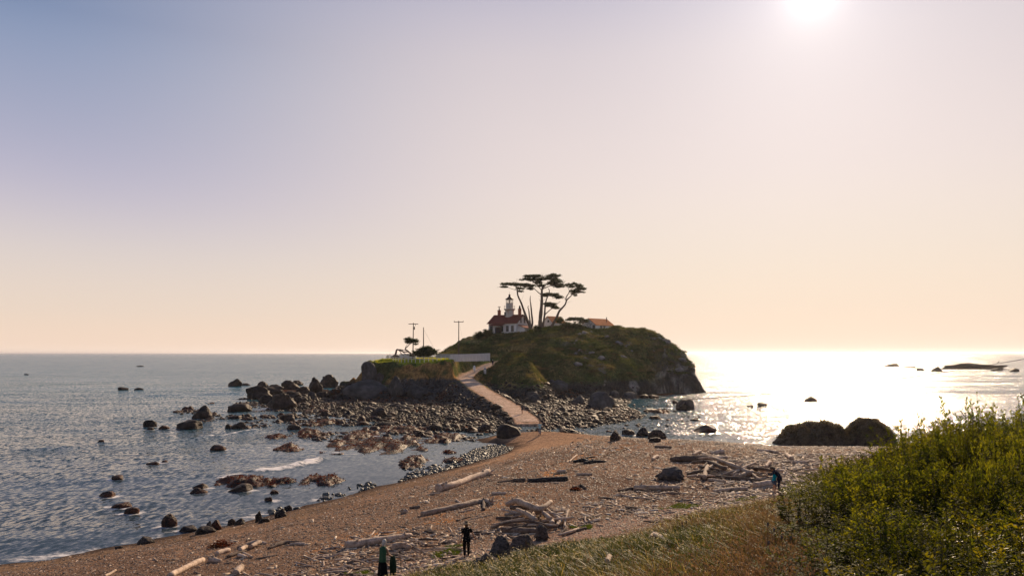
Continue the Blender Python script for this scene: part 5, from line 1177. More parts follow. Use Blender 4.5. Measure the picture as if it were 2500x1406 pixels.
def jam(poly, n, label, grp, seed, lens=(.8, 2.4)):
    g = random.Random(seed); Wp = [tuple(G(*q)[:2]) for q in poly]; xs_ = [q[0] for q in Wp]; ys_ = [q[1] for q in Wp]; k = 0
    while k < n:
        x, y = g.uniform(min(xs_), max(xs_)), g.uniform(min(ys_), max(ys_))
        if sdist(np.array([x]), np.array([y]), Wp)[0] < 0: continue
        k += 1; L_ = g.uniform(*lens); r_ = L_ * g.uniform(.024, .058); a = g.gauss(0, .7); d = Vector((math.cos(a), math.sin(a), g.gauss(0, .12))) * L_ / 2; z = gz(x, y); up_ = g.random() * .38
        dk = g.random() < .4; pts = [-d + Vector((0, 0, r_)), Vector((g.uniform(-.1, .1) * L_, 0, r_ + .05 * L_ * g.random())), d + Vector((0, 0, r_))]
        o = link('driftwood_log', log_me(pts, [r_, r_ * 1.05, r_ * .7], seed * 50 + k, g.randrange(3), False, 'log', 9), None, M_drift_dark if dk else M_drift); o.location = (x, y, z + up_)
        tag(o, ('dark' if dk else 'pale') + ' ' + label, 'driftwood log', ('dark ' if dk else 'pale ') + grp)
jam([(1232, 1298), (1245, 1262), (1310, 1252), (1385, 1275), (1395, 1300), (1310, 1306)], 30, 'broken log jammed in the front driftwood pile', 'logs of the front driftwood pile', 1)
jam([(1700, 1174), (1700, 1140), (1760, 1132), (1880, 1152), (1890, 1176), (1800, 1178)], 26, 'broken log jammed in the big driftwood pile on the right', 'logs of the big driftwood pile', 2)
jam([(880, 1372), (930, 1345), (1060, 1330), (1100, 1352), (1000, 1385)], 22, 'short log lying between the two women and the pinkish log', 'short logs near the two women', 3, (.4, 1.1))
jam([(1500, 1215), (1540, 1196), (1700, 1196), (1700, 1215), (1600, 1222)], 22, 'short log lying in the debris below the knotty log', 'short logs below the knotty log', 4, (.3, 1.0))
jam([(1900, 1150), (1940, 1120), (2150, 1112), (2080, 1150), (1960, 1180)], 34, 'short log lying on the beach right of the adult and child', 'short logs on the right of the beach', 5, (.4, 1.4))
def stump(pix, w, h, label, seed, rz=0):
    p = G(*pix); s = p.y / F; me = rock_me(seed, 4, .30, 3, 1.0, 'stump', 0, 1.3); me.materials.append(M_stump)
    t = empty('driftwood_stump', p, rz, label, 'driftwood stump'); o = link('trunk', me, t); zm = max(v.co.z for v in me.vertices); xm = max(abs(v.co.x) for v in me.vertices)
    o.scale = (w * s / 2 / xm, w * s / 2 / xm * .8, h * s / (zm + .33)); o.location = (0, 0, .33 * h * s / (zm + .33))
    g = random.Random(seed); m_ = MB()
    for k in range(6):
        a = k * 1.05 + g.random(); d = Vector((math.cos(a), math.sin(a) * .8, 0)); r0 = w * s / 2
        m_.tube([d * r0 * .3 + Vector((0, 0, h * s * .35)), d * r0 * .85 + Vector((0, 0, h * s * g.uniform(.2, .4))), d * r0 * g.uniform(1.15, 1.5) + Vector((0, 0, g.uniform(.0, .2)))], [r0 * .3, r0 * .2, r0 * .06], 7, .3, k)
    m_.build('root', M_stump, t, True); return t
M_stump = mat("stump_wood", (.035, .030, .028), (.15, .12, .10), 2.0, rough=.9, bump=1.0, bscale=5, bdist=.08, stretch=(1, 1, 3), spec=.2, fine=(9, .35))
stump((1222, 1362), 52, 56, 'big dark stump with domed top at the edge of the dune grass', 71)
stump((1188, 1378), 56, 30, 'broad grey root base sloping left from the domed stump', 72)
stump((1272, 1340), 56, 38, 'dark twisted stump between the domed stump and the driftwood pile', 73)
stump((1322, 1318), 34, 40, 'jagged black split stump leaning against the front pile', 74)
stump((1640, 1170), 64, 32, 'chunky square brown stump left of the big pile', 75)
stump((1912, 1222), 26, 36, 'upright grey root fang at the feet of the adult and child', 76)
stump((1940, 1224), 56, 22, 'low rounded weathered stump right of the root fang', 77)
def heap(pix, label, n=40, w=.7, h=.3, name='seaweed_heap', mt=None):
    p = G(*pix); g = np.random.default_rng(int(pix[0])); P = g.normal(size=(n * 12, 3)) * [w * .4, w * .3, h * .35]; P[:, 2] = np.abs(P[:, 2]) * np.exp(-(P[:, 0] / w) ** 2) + .02
    U = unit(g.normal(size=P.shape) * [1, 1, .4]) * (.05 + .13 * g.random((len(P), 1))); Wv = unit(np.cross(U, g.normal(size=P.shape))) * .03; v, f = cards(P, U, Wv)
    o = link(name, npmesh(name, v, f), None, mt or M_kelp); o.location = p; tag(o, label, 'seaweed')
heap((540, 1333), 'dark heap of washed up seaweed at lower left'); heap((1405, 1196), 'small dark heap of seaweed in the middle of the gravel', 25, .5, .2)
def scatter_wood():
    g = np.random.default_rng(33); protos = []
    for k in range(8):
        L_ = .5; r_ = .05; protos.append(log_me([(-L_, 0, 0), (-.1, .06 * (k % 3 - 1), .02), (L_, 0, 0)], [r_ * .7, r_ * 1.2, r_ * .6], 200 + k, k % 3, False, 'stick', 6))
    dens_poly = [[(1180, 1290), (1420, 1245), (1560, 1215), (1900, 1165), (2050, 1140), (1960, 1225), (1650, 1250), (1400, 1290), (1180, 1345), (1000, 1395), (700, 1400), (820, 1340)],]
    W = [[tuple(G(*q)[:2]) for q in poly] for poly in dens_poly]
    box = (-35, 50, 26, 96); pts = []
    X = g.uniform(box[0], box[1], 160000); Y = g.uniform(box[2], box[3], 160000)
    d = sdist(X, Y, SHORE); t = bank_t(X, Y); dz = sdist(X, Y, W[0]); cl = fbm(X * .3, Y * .3, 0, 91, 3)
    right = sdist(X, Y, [W0(*q, 2.5) for q in [(1700, 1108), (2190, 1100), (2120, 1135), (1960, 1200), (1700, 1180)]])
    p = np.clip(.02 + .45 * sstep(-3, 1.5, dz + 2 * cl) + .35 * sstep(-2, 3, right + 2 * cl), 0, 1) * (d > 9) * (t < .4) * sstep(-.5, .3, cl + .2)
    ok = g.random(len(X)) < p * 1.0; X, Y = X[ok], Y[ok]; Z = ground_h(X, Y)
    s = (.18 + .6 * g.random(len(X)) ** 3) * (Y / 38) ** .5; order = np.argsort(-s / Y); X, Y, Z, s = X[order], Y[order], Z[order], s[order]
    for i in range(190):
        dk = g.random() < .3; o = bpy.data.objects.new('driftwood_stick', with_mat2(protos[i % 8], M_drift_dark if dk else M_drift)); COL.objects.link(o)
        o.location = (X[i], Y[i], Z[i] + .03); o.scale = (s[i] * 1.5, s[i] * 1.4, s[i] * 1.4); o.rotation_euler = (g.normal() * .12, g.normal() * .1, g.uniform(0, 3.14))
        tag(o, ('short dark' if dk else 'short bleached') + ' driftwood stick lying loose on the gravel', 'stick', ('dark' if dk else 'bleached') + ' driftwood sticks on the gravel')
    # chips too many to count
    n = min(len(X) - 190, 38000); i0 = 190; X, Y, Z, s = X[i0:i0 + n], Y[i0:i0 + n], Z[i0:i0 + n], s[i0:i0 + n]
    a = g.uniform(0, 6.28, n); U = np.stack([np.cos(a), np.sin(a), g.normal(size=n) * .15], 1) * (s * .42)[:, None]; Wv = np.stack([-np.sin(a), np.cos(a), 0 * a], 1) * (.024 + .08 * s)[:, None]; Hh = np.array([0, 0, 1]) * (.02 + .05 * s)[:, None]
    P = np.stack([X, Y, Z + .02], 1)
    V = np.stack([P - U - Wv, P - U + Wv * .6, P + U + Wv, P + U - Wv * .7, P - U * .9 - Wv * .7 + Hh, P - U * .85 + Wv * .5 + Hh, P + U * .9 + Wv * .6 + Hh, P + U * .8 - Wv * .6 + Hh], 1).reshape(-1, 3)
    b = np.arange(n)[:, None, None] * 8; Fq = np.array([(0, 1, 5, 4), (1, 2, 6, 5), (2, 3, 7, 6), (3, 0, 4, 7), (4, 5, 6, 7)])[None] + b
    me = npmesh('driftwood_chips', V, Fq.reshape(-1, 4)); add_col(me, np.repeat(np.array([(.50, .38, .27), (.30, .21, .15), (.68, .56, .43), (.16, .11, .08)])[g.choice(4, n, p=[.35, .3, .15, .2])], 8, 0)); tag(link('driftwood_chips', me, None, mat('wood_chips', (.85, .85, .85), (1.1, 1.1, 1.1), 5, rough=.8, spec=.2, attr='albedo')), 'scatter of small bleached wood chips over the upper beach', 'wood chips', None, 'stuff')
def with_mat2(me, mt): 
    k = (me.name, mt.name)
    if k not in _wm: c = me.copy(); c.materials.clear(); c.materials.append(mt); _wm[k] = c
    return _wm[k]
_wm = {}
scatter_wood()
def gravel():
    """coarse gravel lying on the beach sand"""
    g = np.random.default_rng(44); n = 260000
    y = 26 * (100 / 26) ** g.random(n); x = g.uniform(-.75, .75, n) * y * 1.0 + 0
    d = sdist(x, y, SHORE); t = bank_t(x, y); cl = fbm(x * .3, y * .3, 0, 111, 3)
    spit = np.hypot((x) * .9, (y - 98) * .8)
    ok = (d > 1.2) & (t < .5) & (g.random(n) < np.clip(.25 + .75 * sstep(4, 8, d + 2 * cl) + cl * .6, .12, 1) * (spit > 9)); x, y, d = x[ok], y[ok], d[ok]
    z = ground_h(x, y); n = len(x); s = (.014 + .042 * g.random(n) ** 3) * (y / 30) ** .75
    base = np.array([(1, 0, 0), (0, 1, 0), (-1, 0, 0), (0, -1, 0), (0, 0, .8)], float)
    a = g.uniform(0, 6.28, n); el = g.uniform(1.0, 1.8, n); c, s_ = np.cos(a), np.sin(a)
    B = np.repeat(base[None], n, 0) * np.stack([s * el, s, s * g.uniform(.6, 1.1, n)], 1)[:, None, :] + g.normal(size=(n, 5, 3)) * (s * .12)[:, None, None]
    V = np.stack([B[..., 0] * c[:, None] - B[..., 1] * s_[:, None] + x[:, None], B[..., 0] * s_[:, None] + B[..., 1] * c[:, None] + y[:, None], B[..., 2] + z[:, None] + .004], -1)
    Fq = np.array([(0, 1, 4), (1, 2, 4), (2, 3, 4), (3, 0, 4)])[None] + np.arange(n)[:, None, None] * 5
    pal = np.array([(.20, .13, .087), (.11, .072, .05), (.30, .205, .14), (.045, .034, .03), (.15, .115, .098), (.60, .46, .34), (.28, .13, .055)])
    C = pal[g.choice(7, n, p=[.26, .25, .12, .14, .14, .04, .05])] * (.8 + .4 * g.random((n, 1)))
    me = npmesh('gravel', V.reshape(-1, 3), Fq.reshape(-1, 3)); add_col(me, np.repeat(C, 5, 0))
    tag(link('gravel', me, None, mat("gravel_stones", (.9, .9, .9), (1.1, 1.1, 1.1), 3, rough=.7, spec=.25, attr='albedo')), 'coarse mixed gravel covering the beach', 'gravel', None, 'stuff')
gravel()

# ------------------------------------------------------------------ people
M_skin = mat("skin", (.36, .20, .13), (.42, .24, .16), 3, rough=.6, spec=.3)
def cloth(name, c, c2=None, tr=0): return mat(name, c, c2 or tuple(v * 1.5 for v in c), 5, rough=.9, bump=.4, bscale=14, bdist=.01, spec=.1, trans=tr)
def skin_mesh(name, verts, edges, radii, root=0, sub=1):
    me = bpy.data.meshes.new(name); me.from_pydata([tuple(v) for v in verts], edges, []); me.update()
    o = bpy.data.objects.new(name, me); COL.objects.link(o)
    sk = o.modifiers.new('s', 'SKIN'); sk.use_smooth_shade = True; ss = o.modifiers.new('u', 'SUBSURF'); ss.levels = sub; ss.render_levels = sub
    for v, r_ in zip(me.skin_vertices[0].data, radii):
        v.radius = (r_, r_) if not isinstance(r_, tuple) else r_
    me.skin_vertices[0].data[root].use_root = True
    bpy.context.view_layer.update(); dg = bpy.context.evaluated_depsgraph_get(); out = bpy.data.meshes.new_from_object(o.evaluated_get(dg)); out.name = name
    bpy.data.objects.remove(o); out.polygons.foreach_set('use_smooth', [True] * len(out.polygons)); return out
def join_me(a, V2, F2):
    """one mesh out of a body mesh and extra geometry"""
    V = [v.co[:] for v in a.vertices] + [tuple(v) for v in V2]; n = len(a.vertices); Fs = [tuple(p.vertices) for p in a.polygons] + [tuple(i + n for i in f) for f in F2]
    me = bpy.data.meshes.new(a.name); me.from_pydata(V, [], Fs); me.update(); me.polygons.foreach_set('use_smooth', [True] * len(me.polygons)); return me
def person(X, Yfeet, hgt, rz, label, pose, clothes, hair=(.10, .06, .035), hairlen=.0, name='person', dz=0.0):
    """pose: lean (forward bend), armL/armR = (side, fwd) swing, elbow bends, stride, neck bend; figure faces local +y"""
    p = G(X, Yfeet); t = empty(name, p + Vector((0, 0, dz)), rz, label, 'person'); k = hgt / 1.72
    ln = pose.get('lean', 0); st = pose.get('stride', .0); nb = pose.get('neck', ln * .6)
    piv = Vector((0, 0, .93))
    def up(v, a=ln):
        v = Vector(v) - piv; f = min(1, max(0, v.z / .35)); a_ = a * f; return piv + Matrix.Rotation(-a_, 3, 'X') @ v
    V, E, Rd = [], [], []
    def add(v, r_, par=None): V.append(Vector(v) * k); Rd.append(tuple(q * k for q in r_) if isinstance(r_, tuple) else r_ * k); (E.append((par, len(V) - 1)) if par is not None else None); return len(V) - 1
    pel = add((0, 0, .93), (.145, .10)); sp = add(up((0, 0, 1.12)), (.125, .09), pel); ch = add(up((0, 0, 1.33)), (.15, .105), sp); nk = add(up((0, .0, 1.475)), .055, ch)
    hd_dir = Matrix.Rotation(-nb, 3, 'X') @ Vector((0, .01, 1)); nt_ = add(up((0, 0, 1.475)) + hd_dir * .07, .05, nk)
    head = up((0, 0, 1.475)) + hd_dir * .17
    J = {}
    for s, nm in ((-1, 'L'), (1, 'R')):
        hp = add((s * .095, 0, .88), .088, pel); f = st * (1 if s > 0 else -1)
        kn = add((s * .10, .06 + f * .20, .49), .058, hp); cf = add((s * .10, f * .42 - .02, .33 if f < 0 else .30), .052, kn); an = add((s * .105, f * .62 - .01, .09 + (.05 if f < 0 else 0)), .036, cf); add((s * .115, f * .62 + .15, .035), .035, an)
        shp = up((s * .175, 0, 1.41)); sh = add(shp, .058, ch); side, fwd, elb = pose.get('arm' + nm, (.15, .05, .2))
        d1 = Vector((s * math.sin(side), math.sin(fwd), -math.cos(side) * math.cos(fwd))).normalized(); el = shp + d1 * .29
        d2 = (Matrix.Rotation(elb, 3, 'X') @ d1).normalized(); wr = el + d2 * .25; J[nm] = wr * k + d2 * .09 * k
        e_ = add(el, .042, sh); w_ = add(wr, .027, e_); pm = add(wr + d2 * .07, (.036, .022), w_)
        sd_ = d2.cross(Vector((0, 1, .2))).normalized()
        for q, L_ in zip((-1.2, -.4, .4, 1.2), (.070, .085, .088, .078)):
            a = add(wr + d2 * .10 + sd_ * q * .017, .010, pm); b = add(wr + d2 * (.10 + L_ * .5) + sd_ * q * .019 + Vector((0, .008, 0)), .009, a); add(wr + d2 * (.10 + L_) + sd_ * q * .019 + Vector((0, .022, 0)), .007, b)
        a = add(wr + d2 * .05 + sd_ * .045, .010, w_); add(wr + d2 * .085 + sd_ * .055 + Vector((0, .015, 0)), .008, a)
    body = skin_mesh('body', V, E, Rd)
    HV, HF = ICO[3]; M = Matrix.Rotation(-nb, 3, 'X'); hv = []
    for v in HV:
        x, y, z = v[0] * .076, v[1] * .095, v[2] * .117
        if y > .03: y += .018 * math.exp(-((x / .014) ** 2 + ((z + .012) / .02) ** 2)) - .006 * math.exp(-(((abs(x) - .03) / .014) ** 2 + ((z - .015) / .012) ** 2)) + .004 * math.exp(-((x / .025) ** 2 + ((z + .055) / .01) ** 2))
        if z < -.03: x *= 1 + (z + .03) * 3.0; y += .010 * (y > 0)
        if abs(abs(x) - .072) < .008 and abs(z) < .03 and abs(y) < .02: x *= 1.18
        hv.append((head + M @ Vector((x, y, z))) * k)
    body = join_me(body, hv, [tuple(f) for f in HF]); link('body', body, t, M_skin)
    # hair
    hh = []
    for v in ICO[3][0]:
        q = Vector((v[0] * .090, v[1] * .108 - .012, v[2] * .128 + .012))
        if q.y > .055 and q.z < .05: q.y = .045
        if q.z < -.02: q.z -= hairlen * max(0, -q.z - .02) / .1 * (1 if q.y < .02 else .3); q.y = min(q.y, .02)
        q += Vector((1, 1, 1)) * .006 * _wn(v[0] * 5, v[1] * 5, v[2] * 5)
        hh.append((head + M @ q if q.z > -.12 else head + M @ Vector((q.x, q.y, -.12)) + Vector((0, -.02, q.z + .12))) * k)
    hm = bpy.data.meshes.new('hair'); hm.from_pydata(hh, [], [tuple(f) for f in ICO[3][1]]); hm.update(); hm.polygons.foreach_set('use_smooth', [True] * len(hm.polygons)); link('hair', hm, t, mat('hair', hair, tuple(c * 1.6 for c in hair), 6, rough=.6, spec=.3, trans=.2))
    # garments follow the same joints
    for nm, kind, mt in clothes:
        if kind in ('shirt', 'vest', 'long_sleeves'):
            m_ = MB(); rings = [(.84, .175, .135), (.95, .170, .130), (1.08, .155, .120), (1.20, .165, .128), (1.32, .190, .135), (1.40, .200, .120), (1.45, .13, .095), (1.485, .065, .065)]; V, n = [], 18
            for z, a, b in rings:
                for q in range(n):
                    an = 2 * math.pi * q / n; V.append(up((a * math.cos(an), b * math.sin(an) + (.01 if z > 1.2 else 0), z)) * k)
            m_.add(V, [(r_ * n + q, r_ * n + (q + 1) % n, (r_ + 1) * n + (q + 1) % n, (r_ + 1) * n + q) for r_ in range(len(rings) - 1) for q in range(n)])
            for s, q in ((-1, 'L'), (1, 'R')):
                shp = up((s * .165, 0, 1.405)); side, fwd, elb = pose.get('arm' + q, (.15, .05, .2)); d1 = Vector((s * math.sin(side), math.sin(fwd), -math.cos(side) * math.cos(fwd))).normalized()
                if kind == 'vest': continue
                P_ = [shp - d1 * .02, shp + d1 * .10, shp + d1 * .19]; R_ = [.072, .072, .07]
                if kind == 'long_sleeves': d2 = (Matrix.Rotation(elb, 3, 'X') @ d1).normalized(); P_ = P_[:2] + [shp + d1 * .27, shp + d1 * .31 + d2 * .08, shp + d1 * .29 + d2 * .24]; R_ = [.07, .068, .06, .052, .042]
                m_.tube([v * k for v in P_], [v * k for v in R_], 12)
            link(nm, m_.mesh(nm, True), t, mt)
        elif kind in ('trousers', 'shorts'):
            v, e, r_ = [], [], []
            def ad(q, rr, par=None): v.append(Vector(q) * k); r_.append((rr * k, rr * k) if not isinstance(rr, tuple) else tuple(c * k for c in rr)); (e.append((par, len(v) - 1)) if par is not None else None); return len(v) - 1
            a = ad((0, 0, .96), (.155, .115))
            for s in (-1, 1):
                f = st * (1 if s > 0 else -1); h = ad((s * .095, 0, .88), .105, a)
                kn_ = ad((s * .10, .06 + f * .20, .49 if kind == 'trousers' else .58), .080, h)
                if kind == 'trousers': c_ = ad((s * .10, f * .42 - .02, .30), .070, kn_); ad((s * .105, f * .62 - .01, .12 + (.05 if f < 0 else 0)), .062, c_)
            link(nm, skin_mesh(nm, v, e, r_), t, mt)
        elif kind == 'skirt':
            link(nm, MB().lathe([(.12, 1.0), (.15, .92), (.19, .75), (.23, .4), (.26, .10), (.22, .09)], 18).mesh(nm, True), t, mt).scale = (k, k * .8, k)
        elif kind == 'shoes':
            m_ = MB()
            for s in (-1, 1):
                f = st * (1 if s > 0 else -1); m_ = MB(); m_.tube([Vector((s * .105, f * .62 - .07, .05)) * k, Vector((s * .108, f * .62 + .03, .055)) * k, Vector((s * .115, f * .62 + .19, .035)) * k], [.05 * k, .052 * k, .034 * k], 10); link('shoe', m_.mesh('shoe', True), t, mt)
        elif kind == 'sun_hat':
            m_ = MB().lathe([(.0, .15), (.07, .145), (.10, .11), (.105, .03), (.115, .02), (.23, -.03), (.235, -.04), (.11, .005)], 22); o = link(nm, m_.mesh(nm, True), t, mt); o.location = head * k; o.rotation_euler = (-nb, 0, 0); o.scale = (k, k, k)
        elif kind == 'beanie':
            o = link(nm, MB().lathe([(.0, .16), (.06, .15), (.095, .10), (.105, .03), (.10, .025)], 18).mesh(nm, True), t, mt); o.location = head * k; o.rotation_euler = (-nb, 0, 0); o.scale = (k, k * 1.12, k)
    return t, J, k
M_black = cloth('black_cloth', (.006, .006, .007)); M_green = cloth('green_cloth', (.035, .085, .045)); M_dgreen = cloth('dark_green_cloth', (.012, .03, .018)); M_straw = mat('straw', (.50, .38, .22), (.70, .55, .36), 9, rough=.9, trans=.45)
M_teal = cloth('teal_cloth', (.0, .20, .27)); M_grey = cloth('grey_cloth', (.035, .038, .045)); M_lblue = cloth('light_blue_cloth', (.28, .42, .42)); M_denim = cloth('denim', (.06, .09, .15)); M_shoe = cloth('dark_shoe', (.02, .015, .012)); M_navy = cloth('navy', (.012, .014, .028))
def people():
    person(1139, 1362, 1.70, .15, 'woman in straw sun hat and black shirt walking with her right arm held out', dict(stride=.22, lean=.1, armL=(.12, .0, .25), armR=(.45, .15, .25), neck=.25), [('shirt', 'shirt', M_black), ('trousers', 'trousers', M_black), ('shoe', 'shoes', M_shoe), ('sun_hat', 'sun_hat', M_straw)], hair=(.14, .08, .04), hairlen=.14)
    t, J, k = person(934, 1418, 1.66, -.5, 'white haired woman in sleeveless green top and black skirt carrying a dark green jacket', dict(lean=.12, armL=(.10, .1, .3), armR=(.02, .35, .7), neck=.3), [('top', 'vest', M_green), ('skirt', 'skirt', M_black), ('shoe', 'shoes', M_shoe)], hair=(.50, .46, .40), hairlen=.08)
    # jacket over her forearm: a thing of its own
    wr = J['R']; b = MB(); m = Matrix.Rotation(-.5, 3, 'Z'); V, Fq = [], []
    n = 14
    for i in range(n):
        for j in range(10):
            a = 2 * math.pi * j / 10; z = .04 - .80 * i / (n - 1); r_ = .10 + .07 * math.sin(i / (n - 1) * 2.6); V.append((wr.x + r_ * 1.0 * math.cos(a) * (1 + .2 * math.sin(3 * a)), wr.y + .5 * r_ * math.sin(a), wr.z + z))
    Fq = [(i * 10 + j, i * 10 + (j + 1) % 10, (i + 1) * 10 + (j + 1) % 10, (i + 1) * 10 + j) for i in range(n - 1) for j in range(10)] + [tuple(range(10))[::-1], tuple((n - 1) * 10 + j for j in range(10))]
    b.add(V, Fq); o = b.build('jacket', M_dgreen, None, True); o.location = t.location; o.rotation_euler = t.rotation_euler; tag(o, 'dark green jacket hanging from the arm of the white haired woman', 'jacket')
    person(1903, 1205, 1.95, R(70), 'adult in dark clothes bending down to hug a child beside the driftwood', dict(lean=.5, armL=(.15, .8, .7), armR=(.15, .8, .7), neck=1.1), [('sweater', 'long_sleeves', M_navy), ('trousers', 'trousers', M_navy), ('shoe', 'shoes', M_shoe)], hair=(.05, .03, .02), hairlen=.10)
    person(1890, 1204, 1.60, R(-75), 'child in teal top with long reddish hair leaning against the adult', dict(lean=.15, armL=(.15, .3, .5), armR=(.15, .3, .5), neck=.45), [('top', 'shirt', M_teal), ('shorts', 'shorts', M_denim), ('shoe', 'shoes', M_shoe)], hair=(.20, .07, .03), hairlen=.30)
    person(1275, 1010, 1.75, R(10), 'distant walker with sticks on the lower causeway path', dict(stride=.42, lean=.1, armL=(.25, .4, .4), armR=(.35, -.3, .2)), [('shirt', 'shirt', M_grey), ('shorts', 'shorts', M_navy), ('shoe', 'shoes', M_shoe)])
    person(1318, 1062, 1.80, R(5), 'person in pale blue shirt and jeans at the water edge on the spit tip', dict(stride=.12, lean=.05, armL=(.3, .2, 1.5), armR=(.3, .2, 1.5)), [('shirt', 'shirt', M_lblue), ('trousers', 'trousers', M_denim), ('shoe', 'shoes', M_shoe)], hair=(.25, .12, .06))
    z = gi(zz(1203, 207), 207); t, J, k = person(1203, 893, 1.75, 0, 'distant person in dark clothes and pale cap beside the path sign', dict(stride=.1), [('sweater', 'long_sleeves', M_navy), ('trousers', 'trousers', M_grey), ('cap', 'beanie', M_white)]); t.location = (zz(1203, 207), 207, z)
people()

# ------------------------------------------------------------------ vegetation of the bank
M_grass = mat("dune_grass", (.8, .8, .8), (1.2, 1.2, 1.2), .5, rough=.5, spec=.35, trans=.45, tcol=(1.4, 1.35, .75), attr='albedo')
M_drygrass = mat("dry_stalks", (.11, .068, .04), (.20, .13, .075), .6, rough=.7, spec=.2, trans=.35, tcol=(1.3, 1.1, .8), fine=(3, .4))
M_leaf = mat("shrub_leaf", (.022, .040, .008), (.085, .10, .014), 1.6, rough=.65, spec=.12, trans=.55, tcol=(2.5, 1.85, .42), objrand=.5, fine=(7, .45))
M_leaf_y = mat("yellow_leaf", (.10, .12, .012), (.17, .14, .015), 1.5, rough=.45, spec=.4, trans=.5, tcol=(2.0, 1.7, .3), objrand=.2)
M_stem = mat("shrub_stem", (.05, .035, .02), (.10, .07, .04), 3, rough=.9, trans=0)
def blades(P, hgt, wid, wind, r, seg=3, curl=.5):
    """tapered bent blades as strips: P base points (n,3)"""
    n = len(P); a = r.uniform(0, 6.28, n); side = np.stack([np.cos(a), np.sin(a), 0 * a], 1)
    ln = unit(np.stack([r.normal(size=n) * .62 + wind[0], r.normal(size=n) * .62 + wind[1], np.ones(n)], 1)); bend = np.stack([wind[0] + r.normal(size=n) * .35, wind[1] + r.normal(size=n) * .35, -.15 - .3 * r.random(n)], 1) * curl
    rows = []
    for k in range(seg + 1):
        u = k / seg; c = P + (ln * u + bend * u * u) * hgt[:, None]; w = wid[:, None] * (1 - u) ** .7 * .5 + .0005
        rows += [c - side * w, c + side * w]
    V = np.stack(rows, 1).reshape(-1, 3); f = np.array([(2 * k, 2 * k + 1, 2 * k + 3, 2 * k + 2) for k in range(seg)])[None] + np.arange(n)[:, None, None] * (2 * seg + 2)
    return V, f.reshape(-1, 4)
def shrub_edge(x, y):
    """>0 inside the thicket on the right part of the bank"""
    X = CX + x / y * F; ang = X - (1962 + 55 * fbm(x * .25, y * .25, 0, 121, 2) + np.interp(y, [5, 14, 30, 45, 60], [-10, 0, 20, 60, 260]))
    return ang / F * y
def grass():
    r = np.random.default_rng(55); n = 620000
    nt_ = n // 14; y = np.repeat(7 * (64 / 7) ** r.random(nt_), 14)[:n]; x = np.repeat(r.uniform(-.36, .55, nt_), 14)[:n] * y; n = len(y); x = x + r.normal(size=n) * .05; y = y + r.normal(size=n) * .05; tuft = np.repeat(r.random(nt_), 14)
    t = bank_t(x, y); se = shrub_edge(x, y); cl = fbm(x * .5, y * .5, 0, 131, 3)
    ok = (t > -.5 + .8 * cl) & (se < .6) & (tuft < np.clip(.75 + cl * 1.2, .2, 1) * sstep(-.8, 1.8, t + 1.2 * cl)); x, y, cl, tuft = x[ok], y[ok], cl[ok], tuft[ok]; n = len(x)
    print('grass blades', n)
    hgt = (.10 + .26 * r.random(n)) * (1 + .6 * cl) * np.clip(bank_t(x, y) * .3 + .45, .4, 1.15); hgt = hgt * (.55 + .9 * (tuft * 97 % 1)); wid = .007 + .0006 * y + .010 * r.random(n)
    P = np.stack([x, y, ground_h(x, y) - .02], 1)
    V, f = blades(P, hgt, wid, (-.22, -.05), r, 3, .6); me = npmesh('dune_grass', V, f); pal = np.array([(.032, .042, .010), (.075, .08, .018), (.14, .105, .035), (.34, .26, .12), (.12, .075, .042)]); w = tuft * 31 % 1 + .9 * fbm(x * .22, y * .22, 0, 137, 3) + .25 * r.normal(size=n); ix = np.digitize(w, [.50, .95, 1.22, 1.4]); ix = np.where(r.random(n) < .05, 3, ix); ix = np.where((r.random(n) < .8 * sstep(1700, 1880, CX + x / y * F) * (y < 30)), 4, ix); add_col(me, np.repeat(pal[ix] * (.7 + .6 * r.random((n, 1))), 8, 0)); tag(link('dune_grass', me, None, M_grass), 'mixed green and straw coloured dune grass over the bank', 'grass', None, 'stuff')
    # pale seed heads and small leaves that glint in the low sun
    n = 26000; y = 7 * (55 / 7) ** r.random(n); x = r.uniform(-.36, .5, n) * y; se = shrub_edge(x, y); t = bank_t(x, y); ok = (t > 0) & (se < .2) & (fbm(x * .4, y * .4, 0, 138, 3) > -.15); x, y = x[ok], y[ok]
    P = np.stack([x, y, ground_h(x, y) + .10 + .28 * r.random(len(x))], 1); U = unit(r.normal(size=P.shape)) * (.012 + .0011 * y)[:, None] * (.6 + .8 * r.random((len(x), 1))); Wv = unit(np.cross(U, r.normal(size=P.shape))) * (.006 + .00055 * y)[:, None]; V, f = cards(P, U, Wv)
    tag(link('seed_heads', npmesh('seed_heads', V, f), None, mat("seed_heads", (.26, .22, .11), (.46, .38, .22), 2, rough=.5, spec=.4, trans=.5)), 'pale seed heads and small leaves glinting all through the dune grass', 'seed heads', None, 'stuff')
    # russet dry herbs
    n = 60000; y = 8 * (40 / 8) ** r.random(n); x = r.uniform(-.3, .5, n) * y; t = bank_t(x, y); cl = fbm(x * .35, y * .35, 0, 141, 3); se = shrub_edge(x, y)
    ok = (t > .3) & (se < .4) & (r.random(n) < sstep(.0, .4, cl + .35 * sstep(-3.5, -.5, se)) * .9 * sstep(.6, .1, np.abs((CX + x / y * F - 1850)) / 800)); x, y = x[ok], y[ok]; n = len(x)
    P = np.stack([x, y, ground_h(x, y)], 1); V, f = blades(P, .3 + .35 * r.random(n), .008 + .0004 * y, (-.2, 0), r, 2, .3)
    # seed heads
    k = r.random(n) < .6; Q = P[k] + np.stack([-.1 + 0 * x[k], 0 * x[k], .36 + .3 * r.random(k.sum())], 1); U = unit(r.normal(size=Q.shape) + [0, 0, 1]) * .03; Wv = unit(np.cross(U, r.normal(size=Q.shape))) * .014; v2, f2 = cards(Q, U, Wv)
